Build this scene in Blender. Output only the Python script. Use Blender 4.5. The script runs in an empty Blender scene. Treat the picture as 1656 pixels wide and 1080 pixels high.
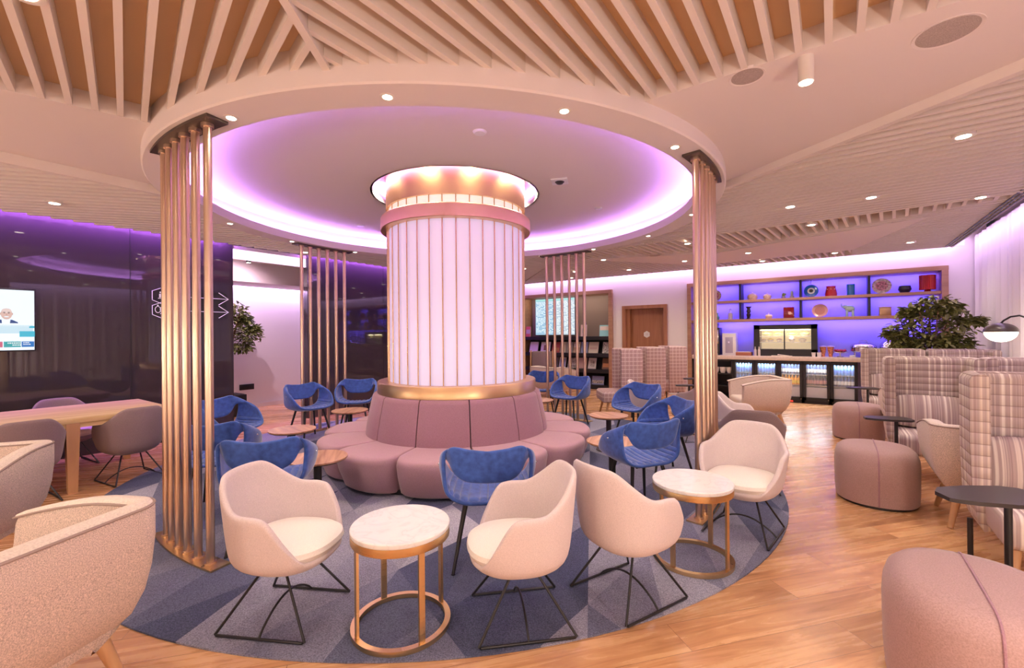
import bpy, bmesh, math, random
from mathutils import Vector, Matrix
PI = math.pi
sin, cos, rad = math.sin, math.cos, math.radians
random.seed(7)
SC = bpy.context.scene
COL = SC.collection

# ------------------------------------------------------------------ camera
# room axes: X along the bar wall, Y towards the bar wall, Z up (metres)
TH = rad(35.5)
def make_camera():
    cd = bpy.data.cameras.new('camera'); co = bpy.data.objects.new('camera', cd); COL.objects.link(co)
    p, r = 0.0021, 0.0089
    right = Vector((cos(TH), sin(TH), 0))
    fl = Vector((-sin(TH), cos(TH), 0)); up0 = Vector((0, 0, 1))
    fwd = fl * cos(p) + up0 * sin(p); up = -fl * sin(p) + up0 * cos(p)
    ir = right * cos(r) - up * sin(r); iu = right * sin(r) + up * cos(r)
    m = Matrix((ir, iu, -fwd)).transposed().to_4x4(); m.translation = (0, 0, 1.4)
    co.matrix_world = m
    cd.sensor_width = 36; cd.lens = 722.0 / 1656 * 36; cd.clip_start = .05; cd.clip_end = 60
    SC.camera = co
make_camera()

# ------------------------------------------------------------------ world, exposure
w = bpy.data.worlds.new('world'); SC.world = w; w.use_nodes = True
w.node_tree.nodes['Background'].inputs[0].default_value = (.02, .02, .03, 1)
w.node_tree.nodes['Background'].inputs[1].default_value = 1
vs = SC.view_settings
vs.view_transform = 'Standard'; vs.look = 'None'; vs.gamma = 1; vs.use_curve_mapping = False
vs.exposure = -0.05
SC.cycles.use_denoising = True
SC.cycles.max_bounces = 7; SC.cycles.diffuse_bounces = 4; SC.cycles.glossy_bounces = 4; SC.cycles.transmission_bounces = 4
SC.cycles.sample_clamp_indirect = 6; SC.cycles.caustics_reflective = False; SC.cycles.caustics_refractive = False

WARM = (1.0, .84, .69); WHITE = (1.0, .86, .72)
VIOLET = (.50, .16, 1.0); LILAC = (.66, .30, 1.0); BLUE = (.16, .10, 1.0); PINK = (1.0, .35, .85)
CC = (-3.495, 3.822)      # axis of the round column

def area_lamp(name, loc, sx, sy, energy, color, direction=(0, 0, -1), parent=None):
    ld = bpy.data.lights.new(name, 'AREA'); ld.shape = 'RECTANGLE'; ld.size = sx; ld.size_y = sy
    ld.energy = energy; ld.color = color
    o = bpy.data.objects.new(name, ld); COL.objects.link(o); o.location = loc
    o.rotation_euler = Vector(direction).to_track_quat('-Z', 'Y').to_euler()
    if parent: o.parent = parent
    return o
# LED strips of the wall coves
COVE_B = area_lamp('cove_light', (-2.7, 10.34, 2.95), 9.0, .06, 55, (.74, .50, 1.0), (0, .5, -1))
COVE_L1 = area_lamp('cove_light', (-7.2, -.2, 2.88), 6.3, .05, 130, VIOLET, (-.35, 0, -1))
COVE_L2 = area_lamp('cove_light', (-7.2, 7.3, 2.88), 6.2, .05, 130, VIOLET, (-.35, 0, -1))
COVE_C = area_lamp('cove_light', (1.75, 4.6, 2.93), 11.4, .05, 62, (.74, .50, 1.0), (.35, 0, -1))

# ------------------------------------------------------------------ helpers
def setp(o, label=None, cat=None, group=None, kind=None):
    if label: o['label'] = label
    if cat: o['category'] = cat
    if group: o['group'] = group
    if kind: o['kind'] = kind
    return o
def thing(name, label, cat, loc=(0, 0, 0), rotz=0, group=None):
    o = bpy.data.objects.new(name, None); COL.objects.link(o); o.empty_display_size = .1
    o.location = loc; o.rotation_euler = (0, 0, rotz)
    return setp(o, label, cat, group)
def kids(o): return [c for c in COL.objects if c.parent == o]
def copy_tree(o, loc=None, rotz=None, label=None, group=None, parent=None):
    c = o.copy(); COL.objects.link(c)
    if parent: c.parent = parent
    if loc is not None: c.location = loc
    if rotz is not None: c.rotation_euler = (0, 0, rotz)
    if label: c['label'] = label
    if group: c['group'] = group
    for ch in KID.get(o.name, []):
        copy_tree(ch, parent=c)
    return c
KID = {}
def link_parent(o, parent):
    if parent is not None:
        o.parent = parent; KID.setdefault(parent.name, []).append(o)

class MB:
    """collects shapes, then links them as one mesh object"""
    def __init__(s): s.b = bmesh.new()
    def _x(s, verts, m):
        if m is not None: bmesh.ops.transform(s.b, matrix=m, verts=verts)
    def box(s, c, d, rot=None, bev=0, seg=2, m=None):
        M = Matrix.Translation(c) @ ((rot if rot is not None else Matrix.Identity(4)) @ Matrix.Diagonal((d[0], d[1], d[2], 1)))
        vs_ = bmesh.ops.create_cube(s.b, size=1, matrix=M)['verts']
        if m is not None: bmesh.ops.transform(s.b, matrix=m, verts=vs_)
        if bev:
            es = list({e for v in vs_ for e in v.link_edges})
            bmesh.ops.bevel(s.b, geom=es, offset=bev, segments=seg, profile=.5, affect='EDGES', clamp_overlap=True)
        return s
    def bar(s, p0, p1, w_, h, up=(0, 0, 1)):
        p0 = Vector(p0); p1 = Vector(p1); d = p1 - p0; L = d.length; d.normalize()
        sd = d.cross(Vector(up)); 
        if sd.length < 1e-5: sd = d.cross(Vector((1, 0, 0)))
        sd.normalize(); u_ = sd.cross(d)
        R_ = Matrix((sd, d, u_)).transposed().to_4x4()
        return s.box((p0 + p1) / 2, (w_, L, h), R_)
    def cyl(s, p0, p1, r0, r1=None, n=16, cap=True):
        if r1 is None: r1 = r0
        p0 = Vector(p0); p1 = Vector(p1); d = p1 - p0
        q = d.to_track_quat('Z', 'Y').to_matrix().to_4x4()
        bmesh.ops.create_cone(s.b, cap_ends=cap, segments=n, radius1=r0, radius2=max(r1, 1e-4), depth=d.length,
                              matrix=Matrix.Translation((p0 + p1) / 2) @ q)
        return s
    def sph(s, c, r, u=16, v=10, sc=(1, 1, 1)):
        bmesh.ops.create_uvsphere(s.b, u_segments=u, v_segments=v, radius=r, matrix=Matrix.Translation(c) @ Matrix.Diagonal((sc[0], sc[1], sc[2], 1)))
        return s
    def tube(s, pts, r, n=8, closed=False):
        pts = [Vector(p) for p in pts]; N_ = len(pts); rings = []
        prev = None
        for i, p in enumerate(pts):
            if closed: t = pts[(i + 1) % N_] - pts[i - 1]
            else: t = pts[min(i + 1, N_ - 1)] - pts[max(i - 1, 0)]
            t.normalize()
            a = Vector((0, 0, 1)) if prev is None else prev
            sd = t.cross(a)
            if sd.length < 1e-4: sd = t.cross(Vector((1, 0, 0)))
            sd.normalize(); u_ = sd.cross(t); u_.normalize(); prev = u_
            rr = r[i] if isinstance(r, (list, tuple)) else r
            rings.append([s.b.verts.new(p + (sd * cos(2 * PI * k / n) + u_ * sin(2 * PI * k / n)) * rr) for k in range(n)])
        for i in range(N_ if closed else N_ - 1):
            A, B = rings[i], rings[(i + 1) % N_]
            for k in range(n): s.b.faces.new((A[k], A[(k + 1) % n], B[(k + 1) % n], B[k]))
        if not closed:
            s.b.faces.new(rings[0][::-1]); s.b.faces.new(rings[-1])
        return s
    def lathe(s, prof, n=24, c=(0, 0), closed=False, a0=0, a1=2 * PI):
        full = abs(a1 - a0 - 2 * PI) < 1e-6
        cnt = n if full else n + 1
        cols = []
        for k in range(cnt):
            a = a0 + (a1 - a0) * k / n
            cols.append([s.b.verts.new((c[0] + r * cos(a), c[1] + r * sin(a), z)) for r, z in prof])
        m_ = len(prof)
        for k in range(n):
            A, B = cols[k], cols[(k + 1) % cnt]
            for j in range(m_ if closed else m_ - 1):
                j2 = (j + 1) % m_
                f = [A[j], B[j], B[j2], A[j2]]
                try: s.b.faces.new(f)
                except ValueError: pass
        if not full and closed:
            s.b.faces.new(cols[0][::-1]); s.b.faces.new(cols[-1])
        return s
    def prism(s, poly, z0, z1):
        lo = [s.b.verts.new((x, y, z0)) for x, y in poly]; hi = [s.b.verts.new((x, y, z1)) for x, y in poly]
        n = len(poly); s.b.faces.new(lo[::-1]); s.b.faces.new(hi)
        for i in range(n): s.b.faces.new((lo[i], lo[(i + 1) % n], hi[(i + 1) % n], hi[i]))
        return s
    def grid(s, P, wrap=False):
        """P[i][j] points; quads between rows"""
        V = [[s.b.verts.new(p) for p in row] for row in P]
        n = len(V)
        for i in range(n if wrap else n - 1):
            A, B = V[i], V[(i + 1) % n]
            for j in range(len(A) - 1): s.b.faces.new((A[j], B[j], B[j + 1], A[j + 1]))
        return s
    def loft(s, rings, caps=True):
        """closed rings of equal length"""
        V = [[s.b.verts.new(p) for p in r] for r in rings]; n = len(V[0])
        for A, B in zip(V, V[1:]):
            for k in range(n): s.b.faces.new((A[k], A[(k + 1) % n], B[(k + 1) % n], B[k]))
        if caps: s.b.faces.new(V[0][::-1]); s.b.faces.new(V[-1])
        return s
    def build(s, name, mat, parent=None, smooth=True, loc=None, sub=0, solid=0, offset=0, ang=40):
        bmesh.ops.remove_doubles(s.b, verts=s.b.verts, dist=1e-5)
        bmesh.ops.recalc_face_normals(s.b, faces=s.b.faces)
        me = bpy.data.meshes.new(name); s.b.to_mesh(me); s.b.free()
        if mat: me.materials.append(mat)
        o = bpy.data.objects.new(name, me); COL.objects.link(o)
        if solid:
            md = o.modifiers.new('s', 'SOLIDIFY'); md.thickness = solid; md.offset = offset
        if sub:
            md = o.modifiers.new('u', 'SUBSURF'); md.levels = sub; md.render_levels = sub
        if solid or sub:
            dg = bpy.context.evaluated_depsgraph_get(); dg.update()
            me2 = bpy.data.meshes.new_from_object(o.evaluated_get(dg)); o.modifiers.clear(); o.data = me2
        if smooth:
            o.data.polygons.foreach_set('use_smooth', [True] * len(o.data.polygons))
            if not sub: o.data.set_sharp_from_angle(angle=rad(ang))
        if loc: o.location = loc
        link_parent(o, parent)
        return o
def struct(name, mb, mat, smooth=False, **k):
    return setp(mb.build(name, mat, None, smooth, **k), kind='structure')

# ------------------------------------------------------------------ materials
def mat(name, col, rough=.6, metal=0., spec=.5, emit=None, es=0., noise=None, bump=None, alpha=1, trans=0, ior=1.45, sheen=0, aniso=0, coat=0):
    """noise=(scale, amount[, stretch]) varies the colour, bump=(scale, strength[, distance])"""
    m = bpy.data.materials.new(name); m.use_nodes = True; nt = m.node_tree; b = nt.nodes['Principled BSDF']
    b.inputs['Base Color'].default_value = (*col, 1); b.inputs['Roughness'].default_value = rough; b.inputs['Metallic'].default_value = metal
    b.inputs['Specular IOR Level'].default_value = spec
    if trans: b.inputs['Transmission Weight'].default_value = trans; b.inputs['IOR'].default_value = ior
    if sheen: b.inputs['Sheen Weight'].default_value = sheen; b.inputs['Sheen Roughness'].default_value = .4
    if coat: b.inputs['Coat Weight'].default_value = coat; b.inputs['Coat Roughness'].default_value = .05
    if emit: b.inputs['Emission Color'].default_value = (*emit, 1); b.inputs['Emission Strength'].default_value = es
    if alpha < 1: b.inputs['Alpha'].default_value = alpha
    tc = None
    if noise or bump: tc = nt.nodes.new('ShaderNodeTexCoord')
    if noise:
        src = tc.outputs['Object']
        if len(noise) > 2:
            mp = nt.nodes.new('ShaderNodeMapping'); mp.inputs['Scale'].default_value = noise[2]; nt.links.new(src, mp.inputs[0]); src = mp.outputs[0]
        nz = nt.nodes.new('ShaderNodeTexNoise'); nz.inputs['Scale'].default_value = noise[0]; nz.inputs['Detail'].default_value = 4
        nt.links.new(src, nz.inputs['Vector'])
        rp = nt.nodes.new('ShaderNodeValToRGB'); a = noise[1]
        rp.color_ramp.elements[0].position = .3; rp.color_ramp.elements[1].position = .7
        rp.color_ramp.elements[0].color = (*[c * (1 - a) for c in col], 1); rp.color_ramp.elements[1].color = (*[min(1, c * (1 + a)) for c in col], 1)
        nt.links.new(nz.outputs['Fac'], rp.inputs[0]); nt.links.new(rp.outputs[0], b.inputs['Base Color'])
    if bump:
        nz = nt.nodes.new('ShaderNodeTexNoise'); nz.inputs['Scale'].default_value = bump[0]; nz.inputs['Detail'].default_value = 3
        nt.links.new(tc.outputs['Object'], nz.inputs['Vector'])
        bp = nt.nodes.new('ShaderNodeBump'); bp.inputs['Strength'].default_value = bump[1]; bp.inputs['Distance'].default_value = bump[2] if len(bump) > 2 else .004
        nt.links.new(nz.outputs['Fac'], bp.inputs['Height']); nt.links.new(bp.outputs[0], b.inputs['Normal'])
    return m
class NG:
    """tiny node-graph writer"""
    def __init__(s, m): s.nt = m.node_tree; s.b = s.nt.nodes['Principled BSDF']
    def n(s, t, **k):
        nd = s.nt.nodes.new(t)
        for a, v in k.items(): setattr(nd, a, v)
        return nd
    def l(s, a, b): s.nt.links.new(a, b)
    def math(s, op, a, b=None, c=None):
        nd = s.n('ShaderNodeMath', operation=op)
        for i, v in enumerate((a, b, c)):
            if v is None: continue
            if isinstance(v, (int, float)): nd.inputs[i].default_value = v
            else: s.l(v, nd.inputs[i])
        return nd.outputs[0]
    def mix(s, f, a, b, mode='MIX'):
        nd = s.n('ShaderNodeMix', data_type='RGBA', blend_type=mode)
        for sock, v in ((nd.inputs['Factor'], f), (nd.inputs['A'], a), (nd.inputs['B'], b)):
            if isinstance(v, tuple): sock.default_value = (*v, 1) if len(v) == 3 else v
            elif isinstance(v, (int, float)): sock.default_value = v
            else: s.l(v, sock)
        return nd.outputs['Result']
    def ramp(s, f, stops, interp='LINEAR'):
        nd = s.n('ShaderNodeValToRGB'); cr = nd.color_ramp; cr.interpolation = interp
        while len(cr.elements) < len(stops): cr.elements.new(.5)
        for e, (p, c) in zip(cr.elements, stops): e.position = p; e.color = (*c, 1)
        s.l(f, nd.inputs[0]); return nd.outputs[0]

def wood_mat(name, c1, c2, scale=1., axis='Y', rough=.45, ring=14):
    m = mat(name, c1, rough); g = NG(m)
    tc = g.n('ShaderNodeTexCoord'); mp = g.n('ShaderNodeMapping')
    sc = {'X': (.09, 1, 1), 'Y': (1, .09, 1), 'Z': (1, 1, .09)}[axis]
    mp.inputs['Scale'].default_value = [v * scale for v in sc]
    g.l(tc.outputs['Object'], mp.inputs[0])
    nz = g.n('ShaderNodeTexNoise'); nz.inputs['Scale'].default_value = ring; nz.inputs['Detail'].default_value = 5; nz.inputs['Distortion'].default_value = .6
    g.l(mp.outputs[0], nz.inputs['Vector'])
    g.l(g.ramp(nz.outputs['Fac'], [(.3, c1), (.5, tuple((a + b) / 2 for a, b in zip(c1, c2))), (.7, c2)]), g.b.inputs['Base Color'])
    return m

def floor_mat():
    m = mat('wood_planks', (.5, .3, .15), .33); g = NG(m)
    tc = g.n('ShaderNodeTexCoord'); mp = g.n('ShaderNodeMapping'); mp.inputs['Rotation'].default_value = (0, 0, rad(-50))
    g.l(tc.outputs['Object'], mp.inputs[0])
    br = g.n('ShaderNodeTexBrick'); br.offset = .37; br.inputs['Scale'].default_value = 1
    br.inputs['Brick Width'].default_value = 1.25; br.inputs['Row Height'].default_value = .19; br.inputs['Mortar Size'].default_value = .0012
    br.inputs['Color1'].default_value = (0, 0, 0, 1); br.inputs['Color2'].default_value = (1, 1, 1, 1); br.inputs['Mortar'].default_value = (.5, .5, .5, 1)
    g.l(mp.outputs[0], br.inputs['Vector'])
    m2 = g.n('ShaderNodeMapping'); m2.inputs['Scale'].default_value = (.55, 6, 1); g.l(mp.outputs[0], m2.inputs[0])
    off = g.n('ShaderNodeVectorMath', operation='ADD'); g.l(m2.outputs[0], off.inputs[0]); 
    sc = g.n('ShaderNodeVectorMath', operation='SCALE'); g.l(br.outputs['Color'], sc.inputs[0]); sc.inputs['Scale'].default_value = 9; g.l(sc.outputs[0], off.inputs[1])
    nz = g.n('ShaderNodeTexNoise'); nz.inputs['Scale'].default_value = 2.2; nz.inputs['Detail'].default_value = 7; nz.inputs['Roughness'].default_value = .62; nz.inputs['Distortion'].default_value = 1.1
    g.l(off.outputs[0], nz.inputs['Vector'])
    base = g.ramp(nz.outputs['Fac'], [(.28, (.36, .165, .075)), (.45, (.57, .29, .135)), (.58, (.67, .38, .185)), (.75, (.74, .47, .26))])
    bw = g.n('ShaderNodeRGBToBW'); g.l(br.outputs['Color'], bw.inputs[0])
    tone = g.ramp(bw.outputs[0], [(0, (.78, .76, .74)), (1, (1.12, 1.12, 1.12))])
    c = g.mix(1.0, base, tone, 'MULTIPLY')
    c = g.mix(br.outputs['Fac'], c, (.2, .09, .04))
    g.l(c, g.b.inputs['Base Color'])
    g.l(g.math('MULTIPLY_ADD', nz.outputs['Fac'], .25, .14), g.b.inputs['Roughness'])
    return m
def carpet_mat():
    m = mat('carpet', (.2, .2, .28), .95, spec=.1); g = NG(m)
    tc = g.n('ShaderNodeTexCoord'); mp = g.n('ShaderNodeMapping'); mp.inputs['Rotation'].default_value = (0, 0, rad(31)); mp.inputs['Scale'].default_value = (1.75, 1.35, 1)
    g.l(tc.outputs['Object'], mp.inputs[0])
    sx = g.n('ShaderNodeSeparateXYZ'); g.l(mp.outputs[0], sx.inputs[0])
    u_ = g.math('MULTIPLY_ADD', sx.outputs[1], .45, sx.outputs[0]); v_ = g.math('MULTIPLY_ADD', sx.outputs[0], -.25, sx.outputs[1])
    cu = g.math('FLOOR', u_); cv = g.math('FLOOR', v_); fu = g.math('FRACT', u_); fv = g.math('FRACT', v_)
    tri = g.math('GREATER_THAN', g.math('ADD', fu, fv), 1.0)
    cb = g.n('ShaderNodeCombineXYZ'); g.l(cu, cb.inputs[0]); g.l(cv, cb.inputs[1]); g.l(tri, cb.inputs[2])
    wn = g.n('ShaderNodeTexWhiteNoise', noise_dimensions='3D'); g.l(cb.outputs[0], wn.inputs['Vector'])
    col = g.ramp(wn.outputs['Value'], [(0, (.075, .085, .145)), (.3, (.145, .15, .22)), (.6, (.225, .22, .295)), (1, (.36, .35, .43))])
    nz = g.n('ShaderNodeTexNoise'); nz.inputs['Scale'].default_value = 160; nz.inputs['Detail'].default_value = 2; g.l(tc.outputs['Object'], nz.inputs['Vector'])
    gr = g.ramp(nz.outputs['Fac'], [(.3, (.6, .6, .6)), (.7, (1.35, 1.35, 1.35))])
    g.l(g.mix(1, col, gr, 'MULTIPLY'), g.b.inputs['Base Color'])
    bp = g.n('ShaderNodeBump'); bp.inputs['Strength'].default_value = .5; bp.inputs['Distance'].default_value = .004; g.l(nz.outputs['Fac'], bp.inputs['Height']); g.l(bp.outputs[0], g.b.inputs['Normal'])
    return m
def plaid_mat(name, quilt=True, warm=1.):
    """woven stripes of the booth fabric, across the width; quilting lines run level"""
    m = mat(name, (.5, .4, .35), .9, spec=.15); g = NG(m)
    tc = g.n('ShaderNodeTexCoord'); sx = g.n('ShaderNodeSeparateXYZ'); g.l(tc.outputs['Object'], sx.inputs[0])
    h = g.math('MULTIPLY_ADD', sx.outputs[1], 1.0 if quilt else .0, sx.outputs[0])
    cb = g.n('ShaderNodeCombineXYZ'); g.l(h, cb.inputs[0])
    nz = g.n('ShaderNodeTexNoise', noise_dimensions='1D'); nz.inputs['Scale'].default_value = 34; nz.inputs['Detail'].default_value = 3; g.l(h, nz.inputs['W'])
    col = g.ramp(nz.outputs['Fac'], [(.30, (.36, .26, .25)), (.40, (.50, .38, .34)), (.48, (.40, .31, .29)), (.55, (.60, .49, .42)), (.64, (.80, .72, .63))])
    z = sx.outputs[2]
    fz = g.math('FRACT', g.math('MULTIPLY', z, 15.0 if quilt else 1))
    if quilt:
        d = g.math('ABSOLUTE', g.math('SUBTRACT', fz, .5))
        line = g.math('GREATER_THAN', d, .455)
        col = g.mix(g.math('MULTIPLY', line, .45), col, (.20, .12, .11))
        puff = g.math('SUBTRACT', .25, g.math('MULTIPLY', d, d))
        bp = g.n('ShaderNodeBump'); bp.inputs['Strength'].default_value = .8; bp.inputs['Distance'].default_value = .03; g.l(puff, bp.inputs['Height']); g.l(bp.outputs[0], g.b.inputs['Normal'])
    g.l(col, g.b.inputs['Base Color'])
    return m
def check_mat():
    m = mat('booth_check', (.5, .36, .34), .9, spec=.15); g = NG(m)
    tc = g.n('ShaderNodeTexCoord'); sx = g.n('ShaderNodeSeparateXYZ'); g.l(tc.outputs['Object'], sx.inputs[0])
    h = g.math('ADD', sx.outputs[0], sx.outputs[1])
    def band(v, s, t): return g.math('LESS_THAN', g.math('FRACT', g.math('MULTIPLY', v, s)), t)
    a = band(h, 15, .22); b = band(sx.outputs[2], 15, .22)
    col = g.mix(g.math('MULTIPLY', a, .6), (.46, .30, .29), (.78, .64, .58)); col = g.mix(g.math('MULTIPLY', b, .6), col, (.80, .66, .60))
    c3 = band(h, 30, .25); col = g.mix(g.math('MULTIPLY', c3, .35), col, (.30, .18, .18))
    g.l(col, g.b.inputs['Base Color']); return m
def marble_mat():
    m = mat('marble', (.86, .82, .80), .22); g = NG(m)
    tc = g.n('ShaderNodeTexCoord'); nz = g.n('ShaderNodeTexNoise'); nz.inputs['Scale'].default_value = 5; nz.inputs['Detail'].default_value = 8; nz.inputs['Distortion'].default_value = 2.2
    g.l(tc.outputs['Object'], nz.inputs['Vector'])
    d = g.math('ABSOLUTE', g.math('SUBTRACT', nz.outputs['Fac'], .5))
    g.l(g.ramp(d, [(0, (.76, .735, .73)), (.025, (.83, .805, .80)), (.1, (.86, .84, .83))]), g.b.inputs['Base Color']); return m
def brushed(name, col, rough=.32, axis='H'):
    m = mat(name, col, rough, 1.0); g = NG(m)
    tc = g.n('ShaderNodeTexCoord'); mp = g.n('ShaderNodeMapping'); mp.inputs['Scale'].default_value = (2, 2, 160) if axis == 'H' else (90, 90, 1.5)
    g.l(tc.outputs['Object'], mp.inputs[0]); nz = g.n('ShaderNodeTexNoise'); nz.inputs['Scale'].default_value = 3; g.l(mp.outputs[0], nz.inputs['Vector'])
    g.l(g.math('MULTIPLY_ADD', nz.outputs['Fac'], .22, rough - .1), g.b.inputs['Roughness'])
    return m
def curtain_mat():
    m = mat('curtain_cloth', (.80, .76, .78), .9, spec=.1); m.node_tree.nodes['Principled BSDF'].inputs['Sheen Weight'].default_value = .2
    return m
M = {}
M['floor'] = floor_mat(); M['carpet'] = carpet_mat(); M['marble'] = marble_mat()
M['plaster'] = mat('plaster', (.78, .69, .67), .85, spec=.2)
M['wall_white'] = mat('wall_white', (.80, .75, .74), .8, spec=.2)
M['slat'] = mat('slat_paint', (.77, .68, .63), .7, spec=.25)
M['slat_back'] = mat('slat_backing', (.72, .50, .31), .9, spec=.1)  # tan mostly stands for warm light and shade between the slats
M['dark_glass'] = mat('dark_glass', (.046, .036, .042), .03, spec=.5)
M['brass'] = brushed('brushed_brass', (.74, .50, .27), .34, 'H')
M['bronze'] = mat('pole_bronze', (.68, .50, .37), .30, 1.0)
M['gold'] = brushed('table_brass', (.72, .50, .26), .3, 'H')
M['panel'] = mat('lit_panel', (.80, .74, .78), .45, emit=(.82, .62, 1.0), es=.46)
M['panel_warm'] = mat('lit_panel_top', (.85, .78, .72), .5, emit=(1, .78, .62), es=.8)
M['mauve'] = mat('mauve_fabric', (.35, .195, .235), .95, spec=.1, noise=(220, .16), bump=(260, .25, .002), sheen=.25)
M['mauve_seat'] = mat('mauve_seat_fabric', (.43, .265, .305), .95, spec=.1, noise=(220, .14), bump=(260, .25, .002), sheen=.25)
M['blue'] = mat('blue_velvet', (.042, .095, .34), .75, spec=.25, noise=(26, .28), bump=(300, .15, .001), sheen=.6)
M['cream'] = mat('cream_fabric', (.68, .575, .565), .95, spec=.1, noise=(240, .10), bump=(320, .3, .002), sheen=.15)
M['cream_seat'] = mat('cream_seat_fabric', (.86, .80, .74), .95, spec=.1, noise=(240, .06), bump=(320, .2, .002))
M['taupe'] = mat('taupe_fabric', (.27, .195, .20), .95, spec=.1, noise=(240, .12), bump=(320, .3, .002), sheen=.2)
M['tweed'] = mat('tweed_fabric', (.63, .50, .43), .95, spec=.1, noise=(250, .38), bump=(260, .5, .003), sheen=.15)
M['tweed_rim'] = mat('tweed_rim_fabric', (.72, .61, .53), .95, spec=.1, noise=(150, .14), bump=(220, .4, .002))
M['piping'] = mat('piping_cord', (.36, .27, .24), .9, spec=.1)
M['black'] = mat('black_metal', (.012, .011, .012), .42)
M['black_top'] = mat('black_tabletop', (.030, .022, .020), .42)
M['oak'] = wood_mat('oak', (.62, .41, .19), (.80, .58, .31), 1, 'Y')
M['oak_leg'] = wood_mat('oak_leg', (.50, .27, .13), (.62, .36, .18), 1, 'Z')
M['walnut'] = wood_mat('striped_walnut', (.30, .125, .065), (.66, .40, .24), 1.0, 'Y', .35, 16)
M['frame_wood'] = wood_mat('frame_wood', (.33, .17, .10), (.45, .25, .15), 1, 'X')
M['door_wood'] = wood_mat('door_wood', (.30, .12, .055), (.40, .18, .085), 1, 'Z')
M['plaid'] = plaid_mat('booth_plaid'); M['stripe'] = plaid_mat('booth_stripe', False); M['check'] = check_mat()
M['ottoman'] = mat('ottoman_fabric', (.40, .26, .245), .95, spec=.1, noise=(200, .16), bump=(240, .35, .002), sheen=.2)
M['curtain'] = curtain_mat()
M['black_matt'] = mat('black_laminate', (.012, .011, .013), .5)
M['white_plastic'] = mat('white_plastic', (.8, .78, .8), .3)
M['grille'] = mat('speaker_grille', (.42, .34, .31), .6, noise=(300, .3))
M['lamp_on'] = mat('lamp_lens', (1, 1, 1), .4, emit=(1, .88, .70), es=14)
M['trim_ring'] = mat('lamp_trim', (.75, .68, .62), .4)
M['counter'] = mat('counter_stone', (.72, .60, .50), .3, noise=(30, .08))
M['blue_wall'] = mat('niche_back', (.42, .40, .62), .6)
M['chrome'] = mat('chrome', (.75, .75, .78), .12, 1.0)
M['leaf'] = mat('leaf', (.19, .21, .065), .45, noise=(9, .55), spec=.4)
M['leaf_dark'] = mat('leaf_dark', (.20, .20, .06), .45, noise=(9, .55), spec=.4)
M['bark'] = mat('bark', (.18, .085, .05), .9, noise=(40, .4))
M['soil'] = mat('soil', (.03, .02, .015), .95)
def flat(name, col, rough=.6, **k): 
    if name not in M: M[name] = mat(name, col, rough, **k)
    return M[name]

# ================================================================== SETTING
ROT_OUT = lambda a, r: (CC[0] + r * cos(a), CC[1] + r * sin(a))
b = MB(); b.box((-3.75, 3.75, -.04), (11.9, 14.3, .08)); struct('floor', b, M['floor'])
UL, UR, VB, VF = -7.3, 1.95, 10.5, -3.2
AL0, AL1 = 3.03, 4.20                      # opening in the glass wall
b = MB(); b.box((UL - .06, (VF + AL0) / 2, 1.5), (.12, AL0 - VF, 3.0)); struct('wall_left', b, M['dark_glass'])
b = MB(); b.box((UL - .06, (VB + .4 + AL1) / 2, 1.5), (.12, VB + .4 - AL1, 3.0)); struct('wall_left', b, M['dark_glass'])
# joints between the glass panels
for v in (-1.35, .24, 1.82, 5.80, 7.4, 9.0):
    b = MB(); b.box((UL + .0015, v, 1.4), (.003, .008, 2.8)); struct('trim_1', b, M['black'])
# alcove behind the opening
b = MB(); b.box((-9.46, 3.9, 1.5), (.12, 4.2, 3.0)); struct('wall_alcove', b, M['wall_white'])
b = MB(); b.box((-8.4, 2.2, 1.5), (2.1, .1, 3)); struct('wall_alcove', b, M['wall_white'])
b = MB(); b.box((-8.4, 5.6, 1.5), (2.1, .1, 3)); struct('wall_alcove', b, M['wall_white'])
b = MB(); b.box((-8.87, 3.9, 2.60), (.80, 3.4, .42)); struct('ceiling_alcove', b, M['plaster'])
b = MB(); b.box((-7.9, 3.9, 2.765), (1.16, 3.4, .05)); struct('ceiling_alcove', b, M['plaster'])
b = MB(); b.box((-9.37, 3.9, .04), (.02, 3.3, .08)); struct('baseboard_alcove', b, M['wall_white'])
# bright cove slot over the opening
b = MB(); b.box((-7.36, (AL0 + AL1) / 2, 2.665), (.03, AL1 - AL0, .14)); struct('trim_2', b, flat('cove_glow', (1, 1, 1), emit=(.95, .75, 1.0), es=1.6))
# bar wall, with the niche of the bar, the rack and the door recessed in it
def wall_b(u0, u1, z0, z1, name='wall_back'):
    b = MB(); b.box(((u0 + u1) / 2, VB + .06, (z0 + z1) / 2), (u1 - u0, .12, z1 - z0)); return struct(name, b, M['wall_white'])
wall_b(-7.42, -7.15, 0, 3.2); wall_b(-7.15, -4.40, 2.51, 3.2); wall_b(-4.40, -4.14, 0, 3.2); wall_b(-4.14, -3.07, 2.08, 3.2)
wall_b(-3.07, -2.60, 0, 3.2); wall_b(-2.60, 1.62, 2.52, 3.2); wall_b(1.62, 2.1, 0, 3.2)
b = MB(); b.box((-2.7, VB + .62, 1.5), (9.6, .1, 3.0)); struct('wall_back_outer', b, M['black_matt'])
# curtain wall
b = MB(); b.box((UR + .22, 3.7, 1.5), (.12, 14.2, 3.2)); struct('wall_right', b, M['wall_white'])
b = MB(); b.box((-3.0, VF - .06, 1.5), (10.2, .12, 3.2)); struct('wall_front', b, M['wall_white'])
b = MB(); b.box((-3.7, 3.7, 3.25), (12, 14.4, .08)); struct('ceiling', b, M['plaster'])
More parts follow.
